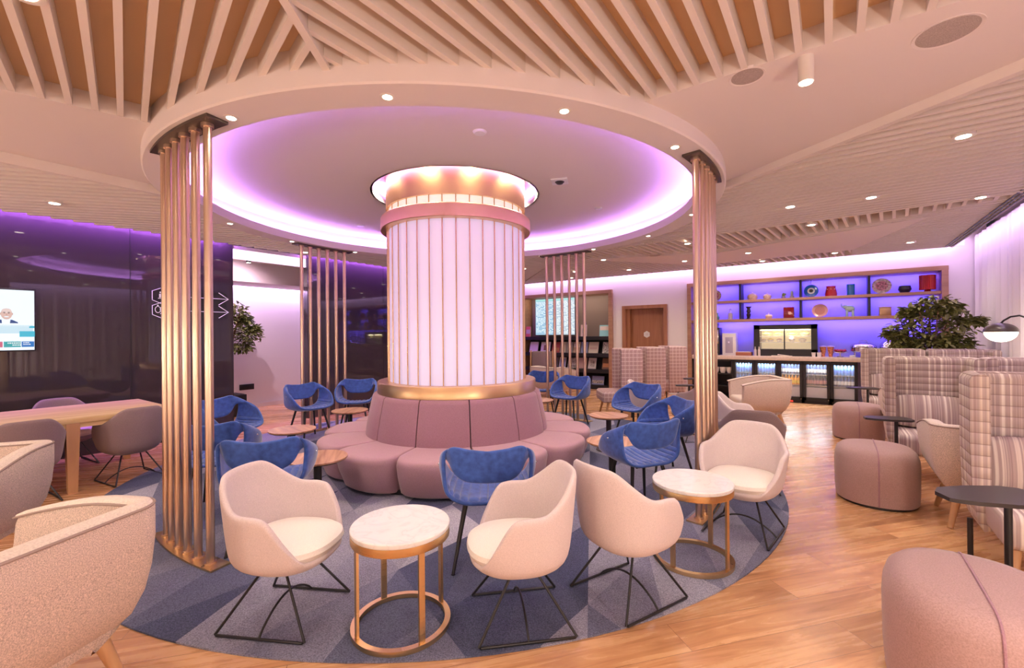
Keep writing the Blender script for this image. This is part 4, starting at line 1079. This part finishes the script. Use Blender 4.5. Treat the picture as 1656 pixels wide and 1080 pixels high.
# ornaments on the shelves
Z1, Z2, VS = 2.0935, 1.691, 10.64
def stand_plate(name, label, u, z, r, m, m2):
    t = thing(name, label, 'plate', (u, VS, z))
    T_ = Matrix.Translation((0, .03, r)) @ Matrix.Rotation(rad(80), 4, 'X')
    b = MB(); b.lathe([(.001, .012), (r * .7, .012), (r, .026), (r, .018), (r * .7, .0), (.001, .0)], 40); bmesh.ops.transform(b.b, matrix=T_, verts=b.b.verts); b.build('dish', m, t)
    b = MB(); b.lathe([(.001, .016), (r * .62, .016), (r * .62, .013), (.001, .013)], 32); bmesh.ops.transform(b.b, matrix=T_, verts=b.b.verts); b.build('painted_centre', m2, t)
    return t
flor = flat('floral', (.72, .52, .58), .3, noise=(28, .55)); flor2 = flat('floral_pink', (.62, .22, .34), .3, noise=(34, .8))
stand_plate('painted_plate', 'painted floral plate on the top shelf, half behind the front right poles', -2.07, Z1, .13, flor, flor2)
stand_plate('painted_plate', 'pink and white floral plate on the top shelf, right of the blue tumbler', .775, Z1, .145, flor, flor2)
stand_plate('painted_plate', 'salmon pink shiny plate on the lower shelf, below the blue eye plate', -.165, Z2, .133, flat('salmon', (.70, .38, .38), .2), flat('salmon_dark', (.55, .24, .24), .2))
t = thing('eye_plate', 'round blue glass eye ornament hanging by a cord on the top shelf', 'ornament', (-.305, VS, Z1))
T_ = Matrix.Translation((0, .02, .125)) @ Matrix.Rotation(rad(84), 4, 'X')
for nm, r, z, m_ in [('blue_disc', .122, .012, flat('eye_blue', (.02, .13, .62), .15)), ('white_ring', .062, .019, lab_w), ('pale_ring', .045, .021, flat('eye_pale', (.55, .62, .85), .2)), ('pupil', .033, .024, M['black'])]:
    b = MB(); b.lathe([(.001, 0), (r, 0), (r, z - .003), (r * .95, z), (.001, z)], 40); bmesh.ops.transform(b.b, matrix=T_, verts=b.b.verts); b.build(nm, m_, t)
b = MB(); b.tube([(-.03, .02, .335), (0, .02, .30), (.03, .02, .335)], .004, 6); b.tube([(0, .02, .30), (0, .02, .245)], .005, 6); b.build('cord', lab_w, t)
gl_red = flat('glass_red', (.42, .012, .02), .12, coat=.5); gl_blue = flat('glass_blue', (.02, .16, .48), .12, coat=.5)
pale = flat('pale_glass', (.72, .50, .42), .2, noise=(60, .3)); lil = flat('lilac_glass', (.6, .5, .68), .12)
def lidded(label, u, z, r, h):
    o = lathe_thing('lidded_bowl', label, 'bowl', u, VS, z, [(.001, 0), (r * .7, 0), (r, h * .3), (r, h * .52), (.001, h * .52)], pale)
    b = MB(); b.lathe([(r * .98, h * .53), (r * .8, h * .72), (r * .3, h * .86), (.001, h * .87)], 24); b.sph((0, 0, h * .93), h * .08, 10, 8); b.build('lid', pale, o)
lidded('larger pink glass bowl with lid on the top shelf', -1.335, Z1, .10, .165); lidded('smaller pink glass bowl with lid on the top shelf', -1.065, Z1, .08, .135)
o = lathe_thing('cactus_ornament', 'short green cactus ornament in a pot on the top shelf', 'ornament', -.775, VS, Z1, [(.001, 0), (.035, 0), (.042, .045), (.001, .045)], flat('pot_grey', (.35, .30, .38)))
b = MB(); b.sph((0, 0, .075), .03, 10, 8, (1, 1, 1.5)); b.sph((.035, 0, .085), .015, 8, 6, (1, 1, 1.5)); b.build('cactus', M['leaf'], o)
o = lathe_thing('cactus_ornament', 'tall pale cactus ornament in a pot on the top shelf', 'ornament', -.63, VS, Z1, [(.001, 0), (.035, 0), (.042, .045), (.001, .045)], flat('pot_grey', (.35, .30, .38)))
b = MB(); b.sph((0, 0, .095), .028, 10, 8, (1, 1, 2.2)); b.build('cactus', flat('cactus_pale', (.32, .36, .30)), o)
o = lathe_thing('red_vase', 'squat red glass vase with pale dots on the top shelf', 'vase', .015, VS, Z1, [(.001, 0), (.095, .0), (.10, .05), (.075, .17), (.082, .195), (.07, .195), (.065, .16), (.001, .02)], gl_red, None, 28)
b = MB()
for k in range(8):
    a = 2 * PI * k / 8; b.sph((.083 * cos(a), .083 * sin(a), .135), .012, 8, 6)
b.build('pale_dots', flat('dots', (.8, .45, .4)), o)
lathe_thing('blue_tumbler', 'cylindrical blue glass tumbler on the top shelf', 'tumbler', .32, VS, Z1, [(.001, 0), (.062, 0), (.064, .21), (.056, .21), (.055, .02), (.001, .02)], gl_blue)
lathe_thing('dark_bowl', 'rounded dark bowl with drawn-in rim on the top shelf', 'bowl', 1.095, VS, Z1, [(.001, 0), (.06, .0), (.096, .06), (.08, .125), (.055, .13), (.05, .11), (.001, .05)], flat('ink', (.02, .015, .05), .3))
t = thing('red_lamp', 'ribbed red drum shaped lamp at the right end of the top shelf', 'lamp', (1.395, VS, Z1))
b = MB(); b.lathe([(.001, 0), (.05, 0), (.04, .035), (.001, .04)], 20); b.build('foot', gl_red, t)
b = MB(); b.loft([[((.105 + .006 * (k % 2)) * cos(2 * PI * k / 56), (.105 + .006 * (k % 2)) * sin(2 * PI * k / 56), z) for k in range(56)] for z in (.038, .29)]); b.build('ribbed_shade', flat('ribbed_red', (.50, .02, .03), .35), t)
lathe_thing('green_jug', 'green glass jug on the lower shelf, half behind the front right poles', 'jug', -2.04, VS, Z2, [(.001, 0), (.05, 0), (.06, .06), (.03, .11), (.036, .15), (.001, .14)], flat('green_glass', (.10, .24, .18), .15))
o = lathe_thing('clear_bottle', 'clear square shouldered bottle on the lower shelf at left', 'bottle', -1.765, VS, Z2, [(.001, 0), (.045, 0), (.045, .14), (.018, .16), (.018, .20), (.001, .20)], lil, None, 8)
b = MB(); b.sph((0, 0, .215), .022, 10, 8); b.build('stopper', lil, o)
lathe_thing('dark_vase', 'tall dark waisted vase on the lower shelf', 'vase', -1.41, VS, Z2, [(.001, 0), (.05, 0), (.03, .03), (.045, .10), (.028, .13), (.045, .16), (.03, .22), (.058, .265), (.05, .265), (.001, .23)], flat('vase_dark', (.03, .015, .03), .2))
o = lathe_thing('shell_lamp', 'small round cream candle bowl on the lower shelf', 'candle holder', -1.04, VS, Z2, [(.001, 0), (.05, 0), (.07, .05), (.055, .085), (.001, .09)], flat('ivory', (.82, .62, .50), .4))
b = MB(); b.lathe([(.012, .09), (.008, .12), (.001, .13)], 10); b.build('tip', flat('ivory', (1, 1, 1)), o)
t = thing('red_square_vase', 'square dark red glass vase with a pale disc on the lower shelf', 'vase', (-.685, VS, Z2)); b = MB(); b.box((0, 0, .112), (.185, .10, .224), bev=.012); b.build('body', flat('glass_red_dark', (.22, .008, .015), .12, coat=.5), t)
b = MB(); b.cyl((.02, -.05, .10), (.02, -.054, .10), .03, n=20); b.build('pale_disc', flat('dots', (1, 1, 1)), t)
t = thing('elephant_figure', 'small pale glass elephant figure with raised trunk on the lower shelf', 'figurine', (.28, VS, Z2)); gt = flat('aqua_glass', (.38, .50, .52), .12)
b = MB(); b.sph((.02, 0, .15), .07, 16, 12, (1.15, .8, .9)); b.sph((-.045, 0, .185), .042, 14, 10)
b.build('body', gt, t)
for x in (-.02, .07):
    for y in (-.025, .025): b = MB(); b.cyl((x, y, 0), (x, y, .12), .021, n=12); b.build('leg', gt, t)
b = MB(); b.tube([(-.075, 0, .18), (-.10, 0, .195), (-.105, 0, .235), (-.095, 0, .255)], [.018, .014, .011, .008], 10); b.build('trunk', gt, t)
b = MB(); b.sph((-.035, -.04, .19), .03, 12, 8, (.9, .25, 1.1)); b.sph((-.035, .04, .19), .03, 12, 8, (.9, .25, 1.1)); b.build('ears', gt, t)
t = thing('gold_box', 'wide gold casket on the lower shelf, right of the elephant', 'box', (.82, VS, Z2)); b = MB(); b.box((0, 0, .07), (.17, .11, .14), bev=.01); b.build('body', flat('gilt', (.55, .33, .2), .35, metal=.5), t); b = MB(); b.box((0, 0, .153), (.18, .12, .02), bev=.006); b.build('lid', flat('gilt', (1, 1, 1)), t)
lathe_thing('lilac_glass_vase', 'pale lilac vase on the lower shelf, half behind the green tree', 'vase', 1.2, VS, Z2, [(.001, 0), (.05, 0), (.07, .08), (.05, .16), (.06, .19), (.001, .17)], lil)

# ================================================================== DOOR
b = MB()
for c, d in [((-4.10, 10.49, 1.04), (.085, .10, 2.08)), ((-3.105, 10.49, 1.04), (.075, .10, 2.08)), ((-3.605, 10.49, 2.04), (.92, .10, .08))]: b.box(c, d)
struct('trim_7', b, M['door_wood'])
b = MB(); b.box((-4.02, 10.62, 1.0), (.09, .2, 2.0)); b.box((-3.11, 10.62, 1.0), (.06, .2, 2.0)); struct('trim_8', b, M['door_wood'])
d1 = struct('door_1', MB().box((-3.58, 10.66, 1.0), (.90, .045, 2.0)), M['door_wood']); setp(d1, 'plain brown wooden door set deep in a wood frame', 'door')
def hexagon(r, z0, z1): return MB().prism([(r * sin(PI / 3 * k), r * cos(PI / 3 * k)) for k in range(6)], z0, z1)
t = thing('door_plate', 'white hexagonal number plate on the wooden door', 'sign', (-3.6, 10.635, 1.385)); t.rotation_euler = (PI / 2, 0, 0)
hexagon(.083, -.002, .004).build('plate', lab_w, t, False)
b = MB()
for x, h in ((-.015, .05), (.005, .07), (.024, .05)): b.box((x, 0, .005), (.006, h, .002))
setp(b.build('mark', flat('grey_mark', (.5, .42, .45)), t, False), 'grey upright strokes')

# ================================================================== MAGAZINE RACK
t = thing('magazine_rack', 'large wood-framed black wall rack for magazines with screens above', 'rack', (0, 0, 0))
b = MB(); b.box((-5.78, 10.93, 1.25), (2.74, .04, 2.5)); b.build('back_panel', flat('rack_back', (.24, .17, .14), .7), t, False)
for nm, c, d in [('top_board', (-5.78, 10.68, 2.46), (2.76, .50, .09)), ('side_board', (-7.11, 10.68, 1.207), (.08, .50, 2.414)), ('side_board', (-4.445, 10.68, 1.207), (.10, .50, 2.414))]:
    b = MB(); b.box(c, d, bev=.003, seg=1); b.build(nm, M['frame_wood'], t, False)
for z in (1.30, .865, .46, .06):
    b = MB(); b.box((-5.78, 10.68, z), (2.56, .46, .09)); b.build('shelf', M['black_matt'], t, False)
for z in (1.08, .66, .26):
    b = MB(); b.box((-5.78, 10.78, z), (2.56, .015, .34), Matrix.Rotation(rad(-18), 4, 'X')); b.build('sloped_board', M['black_matt'], t, False)
area_lamp('rack_light', (-5.78, 10.6, 2.40), 2.4, .03, 8, WARM, (0, .5, -1))
# departure screens
def board_screen(label, u0, u1, tone):
    t = thing('departure_screen', label, 'screen', ((u0 + u1) / 2, 10.80, 1.385), 0, 'departure screens in the rack')
    w_, h = u1 - u0, 1.02
    b = MB(); b.box((0, 0, h / 2), (w_, .04, h), bev=.004); b.build('case', M['black'], t)
    b = MB(); b.box((0, -.022, h / 2), (w_ - .015, .004, h - .015)); b.build('display', flat('screen_' + tone, (0, 0, 0), .3, emit={'blue': (.40, .62, .80), 'white': (.62, .72, .80)}[tone], es=1.0), t, False)
    rr = random.Random(len(label)); bt = MB(); bd = MB()
    for i in range(26):
        z = h - .10 - i * .0345; x = -w_ / 2 + .03
        while x < w_ / 2 - .07:
            L = rr.choice((.025, .04, .06, .08))
            (bt if rr.random() < .68 else bd).box((x + L / 2, -.0255, z), (L, .002, .014)); x += L + .018
    setp(bt.build('text_rows', flat('screen_text', (0, 0, 0), emit=(.95, 1, 1), es=1.3), t, False), 'rows of tiny illegible text')
    bd.b.free()
    b = MB(); b.box((0, -.0255, h - .04), (w_ - .03, .002, .05)); setp(b.build('header', flat('screen_head', (0, 0, 0), emit=(.35, .75, .72), es=1), t, False), 'greenish header row')
board_screen('left departure screen in the magazine rack, bluish rows of text', -6.86, -6.24, 'blue')
board_screen('right departure screen in the magazine rack, white rows of text', -6.19, -5.60, 'white')
def booklet(name, label, u, z, w_, h, m, tilt=-12, v=10.60, inner=None, group=None):
    t = thing(name, label, 'book' if name == 'book' else 'magazine', (u, v, z), 0, group); t.rotation_euler = (rad(tilt), 0, 0)
    b = MB(); b.box((0, 0, h / 2), (w_, .014, h), bev=.001, seg=1); b.build('pages', lab_w, t, False)
    b = MB(); b.box((0, -.0085, h / 2), (w_ + .004, .003, h + .004)); cv = b.build('cover', m, t, False)
    if inner:
        (dx, dz, sw, sh, m2) = inner; b = MB(); b.box((dx, -.0108, h / 2 + dz), (sw, .002, sh)); b.build('cover_picture', m2, cv, False)
    return t
cvs = dict(white=flat('cov_white', (.80, .74, .70)), cream=flat('cov_cream', (.74, .62, .52)), red=flat('cov_red', (.50, .10, .10)), dark=flat('cov_dark', (.10, .08, .09)), grey=flat('cov_grey', (.42, .38, .38)),
           teal=flat('cov_teal', (.30, .62, .62)), sand=flat('cov_sand', (.60, .42, .30)), blue=flat('cov_blue', (.32, .36, .62)), orange=flat('cov_orange', (.62, .28, .12)), mix=flat('cov_mix', (.5, .45, .42), noise=(25, .8)), pink=flat('cov_pink', (.66, .45, .42)), brown=flat('cov_brown', (.24, .13, .08)))
TR = 'books standing at the top of the rack'
booklet('book', 'red and grey book at the left end of the top shelf of the rack', -6.97, 1.348, .15, .28, cvs['red'], -5, 10.56, (0, .0, .13, .12, cvs['grey']), TR)
booklet('book', 'tall pale pink book with a grey mark, behind the back right poles', -5.235, 1.348, .17, .30, cvs['pink'], -5, 10.56, (0, 0, .08, .12, cvs['grey']), TR)
booklet('book', 'square teal book with a sky picture on the top shelf of the rack', -4.66, 1.348, .26, .28, cvs['teal'], -5, 10.56, (0, .06, .24, .10, cvs['cream']), TR)
row1 = [(-6.80, .27, 'white', None, 'white magazine with grey title, leftmost of the upper row'), (-6.42, .30, 'white', (0, -.02, .11, .15, cvs['brown']), 'white magazine with a dark picture, upper row'),
        (-6.09, .24, 'red', (0, -.06, .2, .09, cvs['orange']), 'red and orange magazine, upper row'), (-5.87, .16, 'cream', None, 'narrow cream magazine, upper row'), (-5.68, .20, 'grey', (0, 0, .1, .14, cvs['cream']), 'grey magazine with pale figure, upper row'),
        (-5.46, .19, 'sand', (0, .05, .17, .1, cvs['white']), 'sand coloured magazine, upper row'), (-5.24, .19, 'blue', None, 'lilac blue magazine, upper row'), (-4.98, .27, 'cream', (0, -.02, .2, .05, cvs['pink']), 'wide cream magazine, upper row'), (-4.60, .25, 'mix', None, 'black and white patterned magazine, rightmost of the upper row')]
row2 = [(-6.42, .27, 'sand', (0, 0, .16, .2, cvs['brown']), 'magazine with a portrait in brown, lower row'), (-6.13, .20, 'dark', None, 'dark magazine, lower row'), (-5.89, .20, 'white', (0, 0, .17, .22, cvs['blue']), 'magazine with a blue pattern, lower row'), (-5.61, .24, 'mix', None, 'mottled magazine, lower row'),
        (-5.31, .27, 'pink', None, 'wide pink magazine, lower row'), (-5.02, .22, 'white', (.01, 0, .12, .16, cvs['mix']), 'white magazine with a sketch, lower row'), (-4.62, .24, 'brown', (0, -.04, .2, .10, cvs['orange']), 'brown magazine with an orange picture, lower row')]
for (u, w_, c, inn, lab) in row1: booklet('magazine', lab + ' of the rack' if 'row' in lab else lab, u, .915, w_, .29, cvs[c], -16, 10.57, inn, 'magazines in the upper row of the rack')
for (u, w_, c, inn, lab) in row2: booklet('magazine', lab + ' of the rack', u, .51, w_, .28, cvs[c], -16, 10.57, inn, 'magazines in the lower row of the rack')
booklet('magazine', 'violet landscape magazine on the lowest shelf of the rack', -4.86, .11, .33, .22, cvs['blue'], -16, 10.57, (0, -.04, .3, .08, cvs['mix']), 'magazines on the lowest shelf of the rack')

# ================================================================== GLASS WALL: SCREEN AND SIGNS
t = thing('wall_screen', 'large television showing a news presenter on the dark glass wall', 'television', (-7.25, .375, 1.61)); t.rotation_euler = (0, 0, PI / 2)
# local x runs along the wall (-> -X ... +), screen faces +X of the room
b = MB(); b.box((0, 0, 0), (1.20, .05, .69), bev=.004); b.build('case', M['black'], t)
def scr(name, x, z, w_, h, m, y=-.027, lab=None):
    b = MB(); b.box((x, y, z), (w_, .002, h)); o = b.build(name, m, t, False)
    return setp(o, lab) if lab else o
em = lambda n, c, s=1.0: flat(n, (0, 0, 0), .3, emit=c, es=s)
scr('display', 0, .0, 1.17, .655, em('tv_white', (.82, .90, .98), 1.15))
scr('sky_band', .10, -.10, .95, .09, em('tv_pale', (.62, .82, .92), 1.0), -.0285)
scr('teal_block', .53, -.152, .115, .062, em('tv_teal', (.05, .50, .68), 1.0), -.0295)
scr('blue_corner', .565, -.075, .04, .022, em('tv_teal', (1, 1, 1)), -.0295)
scr('pale_strip', 0, -.215, 1.17, .04, em('tv_white', (1, 1, 1)), -.0295)
scr('ticker_teal', .42, -.262, .125, .065, em('tv_ticker', (.03, .42, .45), .9), -.0295)
scr('ticker_blue', .535, -.262, .095, .065, em('tv_blue', (.01, .20, .62), .9), -.0295)
scr('ticker_red', .15, -.262, .40, .065, em('tv_red', (.70, .15, .25), .9), -.0295)
def poly(pts, m, name, y, lab=None):
    b = MB(); b.prism(pts, 0, .0015); bmesh.ops.transform(b.b, matrix=Matrix.Translation((0, y, 0)) @ Matrix.Rotation(PI / 2, 4, 'X'), verts=b.b.verts)
    o = b.build(name, m, t, False); return setp(o, lab) if lab else o
def ell(cx, cz, rx, rz, m, name, y, lab=None, n=28):
    return poly([(cx + rx * cos(2 * PI * k / n), cz + rz * sin(2 * PI * k / n)) for k in range(n)], m, name, y, lab)
fx, fz = .378, .065
poly([(fx - .12, fz - .10), (fx + .085, fz - .10), (fx + .082, fz - .088), (fx + .04, fz - .062), (fx - .05, fz - .062), (fx - .115, fz - .085)], em('tv_suit', (.02, .07, .24)), 'picture_suit', -.0295, 'dark blue suit of the presenter')
poly([(fx - .032, fz - .10), (fx + .024, fz - .10), (fx + .030, fz - .05), (fx - .036, fz - .05)], em('tv_white', (1, 1, 1)), 'picture_shirt', -.031)
ell(fx, fz, .042, .060, em('tv_skin', (.74, .50, .44)), 'picture_face', -.033, 'smiling face on the screen')
ell(fx, fz + .034, .036, .026, em('tv_bald', (.82, .64, .60)), 'picture_forehead', -.0345)
for s_ in (-1, 1):
    ell(fx + s_ * .016, fz + .010, .008, .004, em('tv_dark', (.12, .06, .06)), 'picture_eye', -.0355)
    ell(fx + s_ * .017, fz + .019, .010, .002, em('tv_dark', (1, 1, 1)), 'picture_eyebrow', -.0355)
    ell(fx + s_ * .043, fz + .0, .005, .012, em('tv_ear', (.66, .42, .36)), 'picture_ear', -.032)
poly([(fx - .004, fz + .004), (fx + .004, fz + .004), (fx + .008, fz - .014), (fx - .008, fz - .014)], em('tv_nose', (.64, .38, .33)), 'picture_nose', -.0355)
ell(fx, fz - .030, .018, .005, em('tv_white', (1, 1, 1)), 'picture_smile', -.0355)
b = MB(); rr = random.Random(4)
for z, x0, x1, h in ((-.048, .26, .45, .010), (-.064, .26, .55, .006), (-.25, .385, .478, .012), (-.272, .42, .478, .012), (-.247, .50, .545, .010), (-.266, .50, .545, .010)):
    x = x0
    while x < x1: L = rr.uniform(.006, .014); b.box((x + L / 2, -.032, z), (L, .002, h)); x += L + .004
setp(b.build('caption_text', em('tv_text', (.86, .92, .95)), t, False), 'tiny caption text')
def text_mesh(body, size, m, parent, loc, rot):
    cu = bpy.data.curves.new('lettering', 'FONT'); cu.body = body; cu.size = size; cu.extrude = .0008; cu.align_x = 'CENTER'; cu.align_y = 'CENTER'
    tmp = bpy.data.objects.new('lettering', cu); COL.objects.link(tmp)
    dg = bpy.context.evaluated_depsgraph_get(); dg.update(); me = bpy.data.meshes.new_from_object(tmp.evaluated_get(dg)); bpy.data.objects.remove(tmp)
    o = bpy.data.objects.new('lettering', me); COL.objects.link(o); me.materials.append(m); o.location = loc; o.rotation_euler = rot; link_parent(o, parent); return o
sign_w = flat('sign_line', (.85, .82, .84), .5, emit=(.9, .85, .9), es=.25)
def arrow_sign(label, z, icon, rows):
    t = thing('direction_sign', label, 'sign', (-7.285, 2.50, z), PI / 2, 'arrow signs on the dark glass')
    b = MB(); b.box((.08, 0, 0), (.70, .010, .185)); b.build('plate', M['black'], t, False)
    hx = [(-.46, -.06), (-.46, .06), (-.355, .108), (-.25, .06), (-.25, -.06), (-.355, -.108)]
    b = MB(); b.prism(hx, -.005, .005); bmesh.ops.transform(b.b, matrix=Matrix.Rotation(PI / 2, 4, 'X'), verts=b.b.verts); b.build('icon_plate', M['black'], t, False)
    b = MB(); b.tube([(x, -.008, z_) for x, z_ in hx], .0045, 6, closed=True); b.build('icon_outline', sign_w, t)
    b = MB()
    if icon == 'cup':
        b.box((-.355, -.007, .0), (.06, .003, .05)); b.box((-.355, -.007, -.035), (.085, .003, .008)); b.box((-.355, -.007, .045), (.05, .003, .02)); b.tube([(-.322, -.008, .015), (-.30, -.008, .01), (-.30, -.008, -.01), (-.322, -.008, -.015)], .004, 6)
    else:
        for x in (-.40, -.345):
            b.tube([(x + .03 * cos(2 * PI * k / 16), -.008, .008 + .042 * sin(2 * PI * k / 16)) for k in range(16)], .0038, 6, closed=True); b.cyl((x, -.009, .062), (x, -.006, .062), .010, n=10)
        b.tube([(-.375, -.008, -.05), (-.31, -.008, .03)], .0038, 6); b.tube([(-.31, -.008, -.05), (-.36, -.008, .0)], .0038, 6)
    b.build('icon', sign_w, t)
    b = MB(); b.tube([(-.25, -.008, 0), (.452, -.008, 0)], .0042, 6); b.tube([(.325, -.008, .088), (.455, -.008, 0), (.325, -.008, -.088)], .0055, 6); b.build('arrow', sign_w, t)
    for s, x, zz in rows: text_mesh(s, .055, sign_w, t, (x, -.006, zz), (PI / 2, 0, 0))
arrow_sign('upper black arrow sign pointing right on the dark glass, seen between poles', 1.965, 'cup', [('L', -.088, .042), ('V', -.10, -.045), ('A', -.075, -.045), ('D', .012, -.045)])
arrow_sign('lower black arrow sign pointing right on the dark glass, seen between poles', 1.772, 'people', [('A', -.088, .042), ('L', .018, .042), ('T', -.088, -.045), ('K', .018, -.045)])

# ================================================================== PLANTS, LAMP, ALCOVE BOX
def leaf_mass(name, m, parent, centres, n, size, seed):
    rr = random.Random(seed); b = MB(); bb = b.b
    for _ in range(n):
        c, r = rr.choice(centres)
        while True:
            q = Vector((rr.uniform(-1, 1), rr.uniform(-1, 1), rr.uniform(-1, 1)))
            if q.length < 1: break
        q *= (.55 + .45 * rr.random()) / max(q.length, .25) * q.length ** .5
        p = Vector(c) + Vector((q.x * r[0], q.y * r[1], q.z * r[2]))
        d = Vector((q.x + rr.uniform(-.7, .7), q.y + rr.uniform(-.7, .7), rr.uniform(-.55, .35))); d.normalize()
        s_ = d.cross(Vector((rr.uniform(-.3, .3), rr.uniform(-.3, .3), 1))); s_.normalize(); u_ = s_.cross(d)
        L = size * rr.uniform(.7, 1.25); w_ = L * .24
        pts = [p, p + d * L * .35 + s_ * w_ + u_ * .006, p + d * L * .75 + s_ * w_ * .7 + u_ * .002, p + d * L - u_ * L * .12, p + d * L * .75 - s_ * w_ * .7 + u_ * .002, p + d * L * .35 - s_ * w_ + u_ * .006]
        mid1, mid2 = p + d * L * .35 - u_ * .006, p + d * L * .75 - u_ * .006
        v = [bb.verts.new(x) for x in pts]; a, c2 = bb.verts.new(mid1), bb.verts.new(mid2)
        for f in ((v[0], v[1], a), (v[1], v[2], c2, a), (v[2], v[3], c2), (v[0], a, v[5]), (a, c2, v[4], v[5]), (c2, v[3], v[4])): bb.faces.new(f)
    me = bpy.data.meshes.new(name); bb.to_mesh(me); bb.free(); me.materials.append(m); me.polygons.foreach_set('use_smooth', [True] * len(me.polygons))
    o = bpy.data.objects.new(name, me); COL.objects.link(o); link_parent(o, parent); return o
t = thing('potted_tree', 'bushy dark green potted tree behind the far booths, before the bar shelves', 'potted plant', (1.24, 9.30, 0))
b = MB(); b.lathe([(.001, .02), (.17, .0), (.22, .42), (.20, .42), (.18, .38), (.001, .38)], 32); b.build('pot', M['black'], t)
b = MB(); b.lathe([(.001, .385), (.18, .38)], 24); b.build('soil', M['soil'], t)
b = MB()
for dx, dy, rr_ in ((0, 0, .03), (.18, .06, .018), (-.20, .05, .018), (.05, -.16, .016), (-.1, -.12, .014), (.28, -.04, .012), (-.30, -.06, .012)): b.tube([(0, 0, .38), (dx * .2, dy * .2, .75), (dx * .7, dy * .7, 1.15), (dx * 1.3, dy * 1.3, 1.7)], [rr_, rr_ * .9, rr_ * .7, rr_ * .35], 8)
b.build('stem', M['bark'], t)
leaf_mass('foliage', M['leaf_dark'], t, [((0, 0, 1.52), (.38, .36, .38)), ((-.26, 0, 1.40), (.28, .28, .28)), ((.26, 0, 1.45), (.28, .28, .32)), ((.04, 0, 1.80), (.24, .24, .18)), ((-.28, -.05, 1.2), (.2, .2, .14)), ((.26, -.05, 1.2), (.24, .2, .15)), ((.46, 0, 1.55), (.14, .14, .07)), ((.05, -.1, 1.2), (.32, .25, .18)), ((-.42, 0, 1.36), (.12, .12, .07)), ((-.22, 0, 1.70), (.14, .12, .1)), ((.2, 0, 1.76), (.16, .15, .12))], 2700, .105, 11)
t = thing('potted_tree', 'slim green potted ficus tree standing in the alcove on the left', 'potted plant', (-8.75, 3.55, 0))
b = MB(); b.box((0, 0, .19), (.42, .42, .38), bev=.01); b.build('pot', M['black'], t); b = MB(); b.box((0, 0, .382), (.36, .36, .01)); b.build('soil', M['soil'], t)
b = MB()
for k, (dx, dy) in enumerate(((0, 0), (.05, .03), (-.05, .02), (.02, -.05))): b.tube([(dx, dy, .38), (dx * -.4 + .02, dy * .5, .9), (dx * 1.5, dy * 1.5, 1.4), (dx * 4, dy * 4, 1.9)], [.028, .022, .018, .008], 8)
b.build('stem', M['bark'], t)
leaf_mass('foliage', M['leaf'], t, [((0, 0, 1.62), (.34, .30, .34)), ((.05, .10, 1.85), (.24, .2, .2)), ((.12, .28, 1.45), (.22, .22, .2)), ((.08, .38, 1.55), (.12, .14, .1)), ((0, .18, 1.22), (.22, .22, .12)), ((0, .25, 1.72), (.16, .14, .12))], 1500, .085, 5)
t = thing('arc_floor_lamp', 'black arched floor lamp with a glowing half globe by the curtain', 'floor lamp', (1.77, 6.97, 0))
hx, hy, hz = -.235, .20, 1.385
b = MB(); b.lathe([(.001, 0), (.13, 0), (.13, .015), (.001, .02)], 32); b.build('base', M['black'], t)
arc_ = [(0, 0, .02), (0, 0, .9), (-.004, .003, 1.25), (-.02, .016, 1.42), (-.06, .05, 1.525), (-.115, .098, 1.56), (-.17, .145, 1.55), (-.215, .183, 1.51), (hx, hy, 1.475)]
b = MB(); b.tube(arc_, .0095, 10); b.build('stem', M['black'], t)
b = MB(); b.lathe([(.001, hz + .100)] + [(.140 * cos(a), hz + .100 * sin(a)) for a in [PI / 2 - PI / 2 * i / 12 for i in range(13)]], 40, (hx, hy)); b.build('dome_shade', flat('dome_black', (.05, .035, .03), .35), t)
b = MB(); b.lathe([(.132 * cos(a), hz - .002 + .108 * sin(a)) for a in [-PI / 2 * i / 12 for i in range(13)]], 40, (hx, hy)); b.build('glass_globe', flat('lamp_globe', (1, 1, 1), .4, emit=(1, .84, .62), es=5), t)
ld = bpy.data.lights.new('lamp_bulb', 'POINT'); ld.energy = 16; ld.color = WARM; ld.shadow_soft_size = .09
lo = bpy.data.objects.new('lamp_bulb', ld); COL.objects.link(lo); lo.parent = t; lo.location = (hx, hy, hz - .19)
ARC = t; BULB = lo
for u, v, lab in ((1.6, 1.0, 'right of it'), (1.55, -1.6, 'far right'), (-1.2, -2.75, 'in the middle'), (-3.9, -2.8, 'to the left'), (-6.4, -2.6, 'far left')):
    c = copy_tree(ARC, (u, v, 0), 0, 'black arched floor lamp with half globe behind the viewpoint, ' + lab, 'floor lamps behind the viewpoint')
    l2 = BULB.copy(); l2.data = BULB.data.copy(); l2.data.energy = 70; COL.objects.link(l2); l2.parent = c
b = MB(); b.box((-9.385, 4.13, .42), (.02, .27, .11), bev=.004); setp(b.build('socket_plate', M['black']), 'small black socket plate low on the alcove wall', 'socket')
